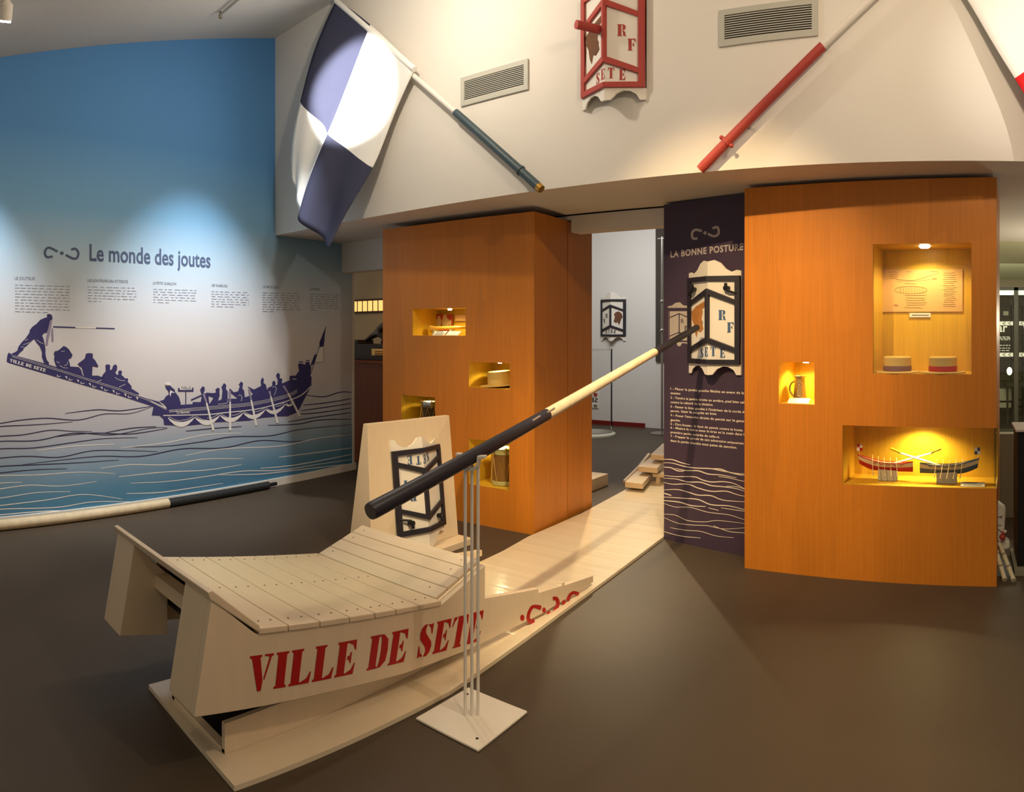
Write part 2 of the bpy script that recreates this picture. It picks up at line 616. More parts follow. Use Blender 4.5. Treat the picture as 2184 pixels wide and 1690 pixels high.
m = MB()
c = [(-9.5, -3.2), (4.5, -3.2), (4.5, 4.2), (-9.5, 4.2)]
m.hexa([(x, y, CEIL(x, y)) for x, y in c] + [(x, y, CEIL(x, y) + 0.15) for x, y in c])
struct(m.build('ceiling', M_ceiling), 'sloping white ceiling')

m = MB()
u1 = BW.uz(751, 900)[0]
m.fbox(BW, -3.2, u1, 0, 0.15, 0, 4.9)
struct(m.build('wall_left', M_muralwall), 'blue wall with a printed sea and sky')
m = MB()
m.fbox(BW, u1, u1 + 0.03, -0.01, 0.16, 0.0, 2.4)
struct(m.build('trim_1', M_white), 'white edge strip at the end of the blue wall')
m = MB()
m.fbox(BW, -3.2, u1 + 0.05, -0.02, 0.0, 0, 0.075)
struct(m.build('baseboard_left', M_white), 'white skirting under the blue wall')

# upper wall: a deep beam whose soffit roofs the display blocks
Zs = 2.58
m = MB()
m.box(-6.6, 4.5, 4.06, 4.5, Zs, 5.2)
struct(m.build('wall_back', M_white_wall), 'white upper wall above the displays')
m = MB()
m.hexa([(-6.5, 4.5, Zs), (4.5, 4.5, Zs), (4.5, 5.05, Zs), (-6.5, 5.05, Zs), (-6.5, 4.5, 2.9), (4.5, 4.5, 2.9), (4.5, 5.05, 2.9), (-6.5, 5.05, 2.9)])
m.box(-1.3, 4.5, 5.05, 7.7, Zs, 2.9)
struct(m.build('ceiling_2', M_white_wall), 'white soffit under the upper wall')
m = MB()
m.box(-3.135, -2.0, 5.05, 5.2, 2.428, 3.9)
m.box(-5.2, -3.135, 5.05, 5.2, 2.54, 3.9)
struct(m.build('wall_header', M_white_wall), 'white lintel over the gap between blocks')
m = MB()
m.box(-6.2, -5.0, 5.05, 5.2, 2.25, 3.9)
struct(m.build('wall_lintel', M_white_wall), 'white lintel over the passage on the left')
m = MB()
m.box(-5.3, -2.0, 5.046, 5.05, Zs - 0.012, Zs)
struct(m.build('trim_2', M_shadowgap), 'dark joint along the lintel')

# rooms behind
m = MB()
m.box(-8.5, -3.4, 10.42, 10.55, 0, 4.0)
struct(m.build('wall_far', mat('far_white_plaster', (222, 220, 216), 0.85)), 'white far wall of the next room')
m = MB()
p0, p1 = ony(1200, 905, 10.4), ony(1375, 909, 10.4)
m.box(p0.x, p1.x, 10.39, 10.42, 0, 0.07)
struct(m.build('baseboard_far', M_redbase), 'dark red skirting on the far wall')
m = MB()
m.box(-8.5, -1.3, 5.2, 10.6, 3.75, 3.9)
struct(m.build('ceiling_3', M_ceiling), 'ceiling of the next room')
m = MB()
m.box(-8.5, -5.25, 6.45, 6.55, 0, 3.75)
struct(m.build('wall_passage', M_stained), 'stained plaster wall beyond the passage')
m = MB()
m.box(-1.25, -1.1, 5.4, 10.5, 0, 3.75)
struct(m.build('wall_partition', M_white_wall), 'white partition behind the right block')


# ------------------------------------------------------------------ mural on the blue wall
mural = thing('wall_mural', BW.pt(2.0, 0, 0), 'printed mural on the blue wall: dark rowing boat, jouster and waves', 'mural')


def bwf(lift):
    return lambda x, y: BW.hit(x, y, -lift)


def crop(ox, oy, s):
    return lambda pts: [(ox + x / s, oy + y / s) for x, y in pts]


C1, C2, C3, C4, CW = crop(0, 640, 7.68), crop(220, 740, 7.68), crop(440, 740, 7.68), crop(560, 660, 8.45), crop(0, 480, 2.522)

mb = MB()
F0 = bwf(0.002)
hull = C2([(900, 890), (1030, 1015), (1270, 1000), (1270, 950), (1460, 940), (1470, 905), (1600, 905), (1690, 960)]) + \
    C3([(40, 940), (200, 880), (350, 850), (520, 850), (640, 825), (840, 760), (1000, 700), (1100, 640), (1240, 600), (1360, 550), (1480, 480), (1690, 470), (1725, 490), (1720, 640), (1530, 1010),
        (1480, 1080), (1330, 1140), (1180, 1140), (900, 1165), (700, 1210), (100, 1240), (0, 1262)]) + \
    C2([(1300, 1300), (1000, 1280), (990, 1190), (930, 1130), (795, 1125), (825, 985)])
mb.poly([F0(*p) for p in hull])
arm = [(19, 752), (16, 757), (14, 771), (17, 774), (260, 846), (321.5, 866), (330, 870), (352, 874), (337, 857), (285, 841), (260, 828), (104, 778), (35, 759), (25, 756.5)]
F00 = bwf(0.0014)
mb.poly([F00(*p) for p in arm])
mb.build('hull', M_mural, mural)

mb = MB()
F1 = bwf(0.0026)
FIG1 = [
    [(768, 240), (805, 228), (848, 245), (860, 290), (855, 330), (830, 330), (800, 440), (765, 540), (730, 540), (690, 585), (715, 640), (745, 800), (745, 900), (768, 985), (805, 1030), (800, 1062), (740, 1060), (700, 1045), (725, 1040), (685, 930), (690, 860), (650, 760), (590, 690), (560, 640), (520, 670), (450, 740), (385, 790), (380, 820), (330, 860), (275, 925), (200, 910), (190, 880), (240, 860), (285, 830), (300, 770), (350, 700), (420, 630), (480, 540), (490, 490), (530, 440), (600, 390), (660, 325), (730, 295), (770, 285)],
    [(1045, 752), (1090, 775), (1130, 810), (1190, 905), (1165, 955), (1120, 975), (1140, 1030), (1150, 1090), (1290, 1100), (1330, 1150), (1365, 1275), (960, 1160), (915, 1070), (885, 980), (895, 920), (880, 880), (900, 840), (950, 830), (990, 800)],
    [(1395, 930), (1410, 880), (1460, 870), (1520, 880), (1520, 910), (1520, 950), (1560, 990), (1612, 1085), (1600, 1105), (1515, 1085), (1510, 1240), (1610, 1240), (1700, 1280), (1600, 1350), (1390, 1295), (1340, 1110), (1280, 1070), (1275, 1045), (1390, 960)],
]
FIG2 = [
    [(40, 300), (75, 284), (115, 300), (115, 350), (110, 380), (140, 375), (165, 310), (200, 284), (232, 320), (225, 385), (200, 420), (225, 460), (250, 455), (248, 400), (280, 383), (312, 405), (300, 460), (335, 490), (360, 520), (400, 513), (412, 545), (400, 570), (470, 650), (460, 680), (590, 765), (580, 785), (500, 790), (430, 740), (300, 700), (-40, 620), (-40, 520), (0, 450), (45, 400)],
    [(1015, 640), (1105, 640), (1120, 660), (1170, 700), (1180, 740), (1240, 820), (1270, 920), (1270, 1012), (1040, 1012), (1035, 980), (990, 930), (920, 890), (990, 870), (1030, 810), (1080, 780), (1070, 730), (1030, 680)],
    [(1228, 680), (1250, 670), (1255, 705), (1450, 705), (1455, 668), (1480, 670), (1480, 735), (1228, 735)],
    [(1348, 735), (1362, 735), (1362, 940), (1348, 940)],
    [(1590, 700), (1625, 648), (1662, 660), (1665, 720), (1640, 755), (1660, 760), (1720, 770), (1740, 940), (1590, 940), (1615, 810), (1440, 885), (1440, 860), (1620, 780), (1600, 740)],
]
FIG3 = [
    [(150, 700), (190, 667), (220, 690), (215, 745), (220, 800), (190, 890), (150, 965), (40, 955), (120, 835), (0, 790), (0, 750), (110, 760), (160, 750)],
    [(250, 660), (290, 592), (330, 630), (320, 690), (350, 730), (350, 950), (180, 960), (190, 890), (250, 860), (265, 720)],
    [(375, 690), (395, 690), (450, 745), (520, 730), (550, 640), (530, 620), (570, 565), (605, 600), (590, 680), (620, 720), (640, 900), (500, 930), (500, 835), (400, 755)],
    [(680, 650), (700, 660), (780, 700), (900, 640), (890, 560), (920, 497), (945, 540), (935, 590), (975, 620), (1000, 720), (990, 870), (860, 870), (760, 770)],
    [(1080, 580), (1105, 552), (1135, 580), (1130, 640), (1155, 700), (1150, 800), (1050, 810), (1060, 700), (1000, 680), (1080, 640)],
    [(1140, 470), (1175, 420), (1210, 460), (1200, 510), (1250, 530), (1240, 560), (1240, 640), (1160, 660), (1170, 540)],
    [(1360, 520), (1370, 475), (1470, 470), (1490, 430), (1520, 400), (1510, 330), (1505, 300), (1520, 240), (1580, 240), (1590, 290), (1620, 290), (1640, 215), (1690, 220), (1695, 290), (1720, 330), (1700, 500), (1480, 570), (1380, 570)],
]
for FG, CC, names in ((FIG1, C1, ['jouster', 'seated_jouster', 'seated_jouster']), (FIG2, C2, ['seated_trio', 'steersman', 'name_board', 'board_post', 'rower']), (FIG3, C3, ['rower'] * 6 + ['helmsmen'])):
    for poly, nm in zip(FG, names):
        q = MB()
        q.poly([F1(*p) for p in CC(poly)])
        q.build(nm, M_mural, mural)
q = MB()
stroke(q, C1([(870, 440), (1235, 452)]), 2.6, F1)
stroke(q, C1([(1235, 452), (1570, 460)]), 2.5, F1, 1)
stroke(q, C1([(1570, 460), (1880, 470)]), 2.4, F1)
q.build('printed_lance', [M_mural, M_muralwhite], mural)
stroke(mb, C4([(1143, 312), (860, 1190)]), 1.3, F1)
for poly in ([(1140, 310), (1125, 450), (1105, 670), (1030, 680), (1025, 600)], [(985, 805), (940, 965), (930, 990), (860, 1020), (935, 820)]):
    mb.poly([F1(*p) for p in C4(poly)])
stroke(mb, C4([(1100, 690), (1100, 940), (950, 968)]), 1.0, F1)
mb.build('printed_flag', M_mural, mural)

mb = MB()
F2 = bwf(0.0034)
for poly, CC in (([(1005, 605), (1030, 600), (1030, 572), (1100, 582), (1105, 615), (1120, 635), (1000, 620)], C2), ([(1100, 710), (1180, 755), (1120, 750), (1100, 820), (1090, 760)], C2),
                 ([(1255, 645), (1455, 645), (1450, 705), (1255, 705)], C2), ([(775, 890), (800, 888), (1035, 1000), (1020, 1012)], C2),
                 ([(1505, 258), (1585, 262), (1585, 276), (1505, 270)], C3), ([(1635, 232), (1692, 238), (1692, 250), (1632, 245)], C3), ([(1410, 520), (1475, 524), (1475, 536), (1410, 532)], C3),
                 ([(1025, 690), (1098, 692), (1098, 938), (950, 963), (985, 810)], C4)):
    mb.poly([F2(*p) for p in CC(poly)])
# stripes and swags on the hull
main = C2([(985, 1125), (1997, 1085)])[:1] + C3([(0, 1110), (300, 1080), (800, 1025), (1120, 950), (1350, 880), (1560, 790), (1710, 650)])
stroke(mb, smooth_line(main), 1.9, F2)
for dy in (0, 22, 44):
    stroke(mb, smooth_line(C2([(1080, 1040 + dy * .7)]) + C3([(0, 985 + dy), (400, 950 + dy), (800, 905 + dy), (1300, 790 + dy), (1490, 700 + dy)])), 0.7, F2)
for dy in (0, 24):
    stroke(mb, C1([(195, 905 + dy), (800, 1088 + dy), (1997, 1466 + dy)]), 0.7, F2)
    stroke(mb, C2([(307, 705 + dy), (700, 840 + dy), (1040, 1010 + dy)]), 0.7, F2)
kn = C2([(1060, 1150), (1500, 1140), (1915, 1108)]) + C3([(605, 1068), (970, 1012), (1295, 928), (1440, 890)])
for a, b in zip(kn[:-1], kn[1:]):
    up, lo = [], []
    L = b[0] - a[0]
    for i in range(13):
        t = i / 12
        x, y = a[0] + L * t, a[1] + (b[1] - a[1]) * t
        s = 4 * t * (1 - t)
        up.append((x, y + 0.18 * L * s + 1.0))
        lo.append((x, y + 0.34 * L * s + 2.2 + 0.6 * abs(math.sin(t * PI * 6))))
    mb.poly([F2(*p) for p in up + lo[::-1]])
    stroke(mb, smooth_line([(a[0] + 2, a[1] - 1), (a[0] + L * .3, a[1] + L * .12), (a[0] + L * .5, a[1] + L * .15)], 3), 0.9, F2)
    stroke(mb, smooth_line([(b[0] - 2, b[1] - 1), (b[0] - L * .3, b[1] + L * .12), (b[0] - L * .5, b[1] + L * .14)], 3), 0.9, F2)
# hook motifs along the ram
for i in range(14):
    x, y = 126 + i * 12.6, 801.5 + i * 3.72
    sg = 1 if i % 2 == 0 else -1
    stroke(mb, smooth_line([(x - 3 * sg, y - 2.6 * sg + .5), (x - 4 * sg, y + 1 * sg), (x - 1 * sg, y + 2.2 * sg), (x + 3.4, y + 1.0)], 3), 1.3, F2)
# highlights on clothes
for CC, ln in ((C1, [(380, 730), (440, 715), (500, 690)]), (C1, [(600, 650), (650, 690), (710, 720)]), (C1, [(410, 665), (460, 645)]), (C1, [(340, 772), (390, 768)]),
               (C1, [(980, 1070), (1040, 1110), (1110, 1115)]), (C1, [(1110, 1010), (1095, 1060), (1050, 1075)]), (C1, [(1000, 850), (1060, 835)]), (C1, [(930, 1000), (950, 1030), (980, 1020)]),
               (C2, [(190, 500), (270, 545), (360, 555)]), (C2, [(260, 660), (365, 610)]), (C3, [(520, 800), (560, 790), (585, 830), (570, 890)]), (C3, [(190, 940), (340, 920), (350, 860)]),
               (C3, [(1080, 660), (1130, 655), (1145, 700), (1110, 800)]), (C1, [(1590, 1350), (1665, 1305)])):
    stroke(mb, smooth_line(CC(ln), 3), 0.8, F2)
# ram lettering
tl, tr, bl, br = C1([(165, 960), (755, 1130), (165, 1015), (745, 1183)])
stencil(mb, 'VILLE DE SETE', lambda s, t: F2(*[(bl[k] + (br[k] - bl[k]) * s) * (1 - t) + (tl[k] + (tr[k] - tl[k]) * s) * t for k in (0, 1)]), slant=0.1)
mb.build('white_details', M_muralwhite, mural)

F3 = bwf(0.0042)
OAR = [(C2, (1645, 770), (1695, 920), (1805, 1370)), (C3, (385, 725), (390, 900), (390, 1370)), (C3, (700, 690), (735, 870), (820, 1290)), (C3, (1035, 725), (1055, 810), (1170, 1250)), (C3, (1265, 640), (1340, 760), (1530, 1130))]
for CC, h0, h1, e1 in OAR:
    q = MB()
    stroke(q, CC([h1, e1]), [3.2, 5.0], F3)
    oo = q.build('oar', M_muralwhite, mural)
    q = MB()
    stroke(q, CC([h0, h1]), [5.0, 3.0], F3)
    q.build('oar_handle', M_muralmauve, oo)
mb = MB()
mb.poly([F3(*p) for p in C1([(820, 335), (855, 340), (850, 380), (775, 745), (745, 745), (760, 600)])])
mb.build('printed_shield', M_muralmauve, mural)
mb = MB()
mb.poly([F3(*p) for p in C1([(850, 460), (868, 470), (878, 680), (848, 682), (838, 560)])])
mb.build('printed_shield_edge', M_muralmauve, mural)

WD = [[(0, 1068), (100, 1052), (250, 1040), (420, 1050), (560, 1018), (700, 1015), (815, 980)], [(350, 1015), (520, 995), (650, 1000), (820, 975)], [(0, 1138), (120, 1130), (270, 1105), (380, 1110), (495, 1112)],
      [(0, 1085), (200, 1075), (390, 1060)], [(0, 1165), (200, 1160), (400, 1120), (600, 1130), (800, 1095), (900, 1090)], [(300, 1140), (500, 1120), (700, 1125), (900, 1095)], [(0, 1205), (180, 1200), (400, 1170), (560, 1150), (740, 1145)],
      [(0, 1255), (150, 1245), (320, 1250), (500, 1215), (700, 1215), (850, 1220)], [(120, 1290), (330, 1265), (540, 1245), (760, 1245), (980, 1205), (1200, 1200), (1400, 1160), (1600, 1165), (1890, 1120)],
      [(0, 1300), (200, 1290), (420, 1280), (640, 1265)], [(700, 1195), (900, 1190), (1100, 1165), (1250, 1140), (1450, 1135), (1620, 1100), (1890, 1075)], [(1640, 915), (1740, 925), (1830, 900), (1893, 900)],
      [(1630, 970), (1750, 958), (1890, 935)], [(1620, 1000), (1740, 983), (1890, 960)], [(1600, 1018), (1700, 1012), (1890, 985)], [(1550, 1060), (1700, 1035), (1890, 1010)], [(1440, 1078), (1600, 1072), (1720, 1050), (1890, 1045)],
      [(0, 1335), (180, 1318), (360, 1312)], [(1000, 1110), (1150, 1095), (1300, 1085)], [(560, 1120), (700, 1095), (840, 1085)]]
WW = [[(650, 1200), (900, 1170), (1100, 1130), (1300, 1120)], [(540, 1310), (700, 1290), (900, 1290), (1100, 1260), (1310, 1258)], [(640, 1355), (880, 1330), (1100, 1320), (1300, 1290)], [(700, 1390), (900, 1380), (1100, 1355), (1300, 1325), (1500, 1320), (1700, 1290), (1890, 1262)],
      [(0, 1390), (120, 1385)], [(0, 1470), (200, 1440), (380, 1435)], [(0, 1510), (250, 1480), (450, 1450), (660, 1475)], [(0, 1530), (300, 1520), (500, 1490), (700, 1490)], [(0, 1560), (250, 1540), (450, 1535), (680, 1500), (900, 1470)],
      [(1000, 1240), (1200, 1205), (1500, 1190), (1700, 1150), (1890, 1125)], [(1500, 1250), (1700, 1225), (1890, 1200)], [(1400, 1310), (1600, 1290), (1890, 1235)], [(680, 1445), (850, 1440), (1000, 1420), (1200, 1390)],
      [(0, 1420), (160, 1400), (330, 1405), (520, 1380)], [(200, 1215), (400, 1190), (620, 1180)], [(1180, 1345), (1400, 1340), (1600, 1318), (1890, 1285)], [(0, 1350), (200, 1345), (430, 1330), (620, 1338)]]
for nm, LN, mt, lift, wmax in (('dark_waves', WD, M_muralline, 0.001, 1.9), ('white_waves', WW, M_muralwhite, 0.0012, 1.5)):
    mb = MB()
    for ln in LN:
        if ln[0][0] == 0:
            ln = [(-760, ln[0][1] + 62), (-420, ln[0][1] + 22), (-200, ln[0][1] + 24)] + ln
        P = smooth_line(CW(ln), 6)
        k = len(P)
        stroke(mb, P, [0.5 + wmax * math.sin(PI * min(1, (i + 2) / (k + 3))) ** 0.7 for i in range(k)], bwf(lift))
    mb.build(nm, mt, mural)

mb = MB()
FT = 0.002
font_on(mb, 'Le monde des joutes', BW.hit(191, 556, -FT), BW.hit(449, 571, -FT), (0, 0, 1), 0.142, bold=0.018)
mb.build('title_lettering', M_muralgrey, mural)
mb = MB()
T5 = crop(0, 500, 4.55)
ft = bwf(FT)
stroke(mb, smooth_line(T5([(560, 168), (480, 130), (445, 148), (436, 190), (460, 222), (512, 214)])), 5.0, ft)
stroke(mb, smooth_line(T5([(690, 150), (730, 140), (760, 175), (748, 228), (710, 235), (638, 200)])), 5.0, ft)
mb.poly([ft(*p) for p in T5(disc2d(600, 183, 18))])
mb.build('hook_motif', M_muralgrey, mural)

M_caption = mat('faint_caption_print', (138, 146, 162), 0.7)
rnd = random.Random(3)
for txt, ha, hb, ya0, yb0, xa, xb, ya, nl, sp, last in (('LE JOUTEUR', 31, 75, 596.5, 597.5, 32, 149, 608, 10, 6.3, .6), ('LES JOUTEURS EN ATTENTE', 187, 273, 601, 604, 187, 291, 612, 6, 6.1, .28),
                                                        ('LE PETIT GARÇON', 326, 376, 606.5, 608.5, 327, 419, 617, 6, 5.6, .4), ('LES RAMEURS', 451, 485, 611, 613, 451, 531, 622, 7, 5.3, .62),
                                                        ('LE MUSICIEN', 561, 594, 614, 616, 560, 640, 624.5, 9, 5.0, .3), ('LE PATRON', 661, 682, 619, 620, 661, 724, 628, 8, 4.8, .25)):
    mb = MB()
    font_on(mb, txt, BW.hit(ha, ya0, -FT), BW.hit(hb, yb0, -FT), (0, 0, 1), 0.024)
    mb.build('caption_heading', M_caption, mural)
    mb = MB()
    for i in range(nl):
        x, y = xa, ya + i * sp
        end = xb if i < nl - 1 else xa + (xb - xa) * last
        while x < end - 2:
            w = min(rnd.uniform(4, 13), end - x)
            stroke(mb, [(x, y + (x - xa) * .03), (x + w, y + (x + w - xa) * .03)], 1.15, ft)
            x += w + rnd.uniform(2.0, 5.5)
    mb.build('caption', M_caption, mural)
mb = MB()
a, b = C2([(1272, 694), (1440, 694)])
font_on(mb, 'VAILLE', BW.hit(*a, -0.0042), BW.hit(*b, -0.0042), (0, 0, 1), 0.027)
mb.build('sign_lettering', M_muralline, mural)
mb = MB()
a, b = C2([(1190, 1095), (1430, 1088)])
font_on(mb, '"La Bamcha"', BW.hit(*a, -0.0042), BW.hit(*b, -0.0042), (0, 0, 1), 0.024)
mb.build('boat_name', M_muralwhite, mural)


# ------------------------------------------------------------------ wall flags, lances, vents
def band(mb, a, b, t, r, w, mi=0):
    a, b = Vector(a), Vector(b)
    d = (b - a).normalized()
    c = a.lerp(b, t)
    mb.tube([c - d * w / 2, c + d * w / 2], r, 14, mi)


def wall_lance(a, b, c, colour, label):
    """coloured butt a-b then the white shaft b-c, on the upper wall"""
    t = thing('jousting_lance', a, label, 'lance', 'lances on the upper wall')
    a, b, c = Vector(a), Vector(b), Vector(c)
    mb = MB()
    mb.tube([a, b], [0.031, 0.029], 16)
    mb.build('grip', colour, t, smooth=True)
    mb = MB()
    mb.tube([b, c], [0.022, 0.016], 14)
    mb.build('shaft', M_white_wall, t, smooth=True)
    mb = MB()
    band(mb, a, b, 0.20, 0.037, 0.02)
    k = a.lerp(b, 0.2)
    mb.ball(k + Vector((-0.035, 0, 0.03)), 0.014)
    mb.ball(k + Vector((0.035, -0.02, -0.03)), 0.014)
    mb.build('ring', colour, t, smooth=True)
    mb = MB()
    mb.tube([a - (b - a).normalized() * 0.035, a], [0.029, 0.031], 16)
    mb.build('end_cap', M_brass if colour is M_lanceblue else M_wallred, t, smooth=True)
    for s in (0.35, 1.0):
        q = a.lerp(b, s)
        mb = MB()
        mb.tube([q, q + Vector((0, 4.058 - q.y, 0))], 0.008, 8)
        mb.build('wall_hook', M_steel, t)
    return t


YL = 3.99
bl0, bl1 = ony(1148, 398, YL), ony(972, 240, YL)
wall_lance(bl0, bl1, bl1 + (bl1 - bl0) * 1.95, M_lanceblue, 'blue-gripped jousting lance slanting on the upper wall below the navy flag')
rl0, rl1 = ony(1502, 353, YL), ony(1755, 98, YL)
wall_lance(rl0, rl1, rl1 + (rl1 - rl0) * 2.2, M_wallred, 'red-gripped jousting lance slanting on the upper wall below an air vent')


def flag(pts, colour, label, group, seed):
    """3 x 3 control points (u along the pole, v hanging) -> cloth of four quarters"""
    t = thing('quartered_flag', pts[0][2], label, 'flag', group)
    n = 28
    G = [[Vector(p) for p in row] for row in pts]
    mb = MB()
    rng = random.Random(seed)
    ph = [rng.uniform(0, 6) for _ in range(4)]

    def quad(a, b, c, s):      # quadratic through three points at s = 0, .5, 1
        return a * (2 * (s - .5) * (s - 1)) + b * (-4 * s * (s - 1)) + c * (2 * s * (s - .5))
    vs = []
    for i in range(n + 1):
        for j in range(n + 1):
            u, v = i / n, j / n
            q = [quad(G[k][0], G[k][1], G[k][2], u) for k in range(3)]
            p = quad(q[0], q[1], q[2], v)
            amp = 0.07 * v
            p = p + Vector((0, -1, 0)) * (amp * (math.sin(u * 9 + ph[0] + v * 2) + 0.5 * math.sin(u * 17 + ph[1] - v * 3)) * (0.5 + 0.5 * (1 - abs(2 * u - 1))))
            p = p + Vector((0.012 * math.sin(v * 11 + ph[2]) * (u == 0 or u == 1), 0, 0.012 * math.sin(v * 9 + ph[3])))
            vs.append(p)
    for i in range(n):
        for j in range(n):
            mi = 0 if (i < n // 2) == (j < n // 2) else 1
            mb.add([vs[i * (n + 1) + j], vs[(i + 1) * (n + 1) + j], vs[(i + 1) * (n + 1) + j + 1], vs[i * (n + 1) + j + 1]], [(0, 1, 2, 3)], mi)
    mb.build('cloth', [colour, M_clothwhite], t, smooth=True, solid=0.004)
    mb = MB()
    mb.tube([G[0][0], G[0][2]], 0.024, 10)
    mb.build('sleeve', M_clothwhite, t, smooth=True)
    return t


YF = 3.96


def fp(x, y, Y=YF): return ony(x, y, Y)


flag([[fp(717, 2), fp(790, 55), fp(884, 148)], [fp(640, 216, 3.8), fp(706, 285, 3.84), fp(789, 355, 3.88)], [fp(619, 388, 3.74), fp(648, 464, 3.66), fp(700, 531, 3.58)]],
     M_clothnavy, 'navy and white quartered flag hanging from the pole near the blue wall', None, 4)
mx = lambda p, dx=0.225: Vector((-4.28 + dx - p.x, p.y, p.z + .04))
flag([[mx(fp(717, 2)), mx(fp(790, 55)), mx(fp(884, 148))], [mx(fp(640, 216, 3.82)), mx(fp(706, 285, 3.84)), mx(fp(789, 355, 3.88))], [mx(fp(588, 400, 3.66)), mx(fp(646, 464, 3.66)), mx(fp(700, 531, 3.66))]],
     M_clothred, 'red and white quartered flag cut off by the picture edge beyond the red-gripped lance', None, 9)


def vent(x0, y0, x1, y1, xl, yl, nsl, label):
    """corners in the wall plane: left-top, right-bottom given as X,Z"""
    Yw = 4.06
    t = thing('air_vent', ((x0 + x1) / 2, Yw, min(y0, y1)), label, 'vent', 'air vents on the upper wall')
    b = 0.035
    mb = MB()
    mb.box(x0, x1, Yw - 0.015, Yw, y1, y1 + b)
    mb.box(x0, x1, Yw - 0.015, Yw, y0 - b, y0)
    mb.box(x0, x0 + b, Yw - 0.015, Yw, y1 + b, y0 - b)
    mb.box(x1 - b, x1, Yw - 0.015, Yw, y1 + b, y0 - b)
    mb.build('frame', M_vent, t)
    mb = MB()
    mb.box(x0 + b, x1 - b, Yw - 0.003, Yw - 0.0005, y1 + b, y0 - b)
    mb.build('backing', M_ventdark, t)
    h = (y0 - y1 - 2 * b) / nsl
    mb = MB()
    for i in range(nsl):
        z = y1 + b + h * (i + 0.1)
        mb.hexa([(x0 + b, Yw - 0.012, z), (x1 - b, Yw - 0.012, z), (x1 - b, Yw - 0.003, z + h * .35), (x0 + b, Yw - 0.003, z + h * .35),
                 (x0 + b, Yw - 0.012, z + h * .45), (x1 - b, Yw - 0.012, z + h * .45), (x1 - b, Yw - 0.003, z + h * .62), (x0 + b, Yw - 0.003, z + h * .62)])
    mb.build('slats', M_vent, t)
    return t


vent(-3.499, 3.52, -2.874, 3.303, 0, 0, 11, 'grey louvred air vent beside the blue-gripped lance on the upper wall')
vent(-1.458, 3.557, -0.843, 3.334, 0, 0, 11, 'grey louvred air vent above the red-gripped lance on the upper wall')


# ------------------------------------------------------------------ shields (pavois)
def clip(poly, sign):
    """keep x*sign >= 0"""
    out = []
    for i, a in enumerate(poly):
        b = poly[(i + 1) % len(poly)]
        ia, ib = a[0] * sign >= -1e-9, b[0] * sign >= -1e-9
        if ia: out.append(a)
        if ia != ib:
            k = a[0] / (a[0] - b[0])
            out.append((0.0, a[1] + (b[1] - a[1]) * k))
    return out


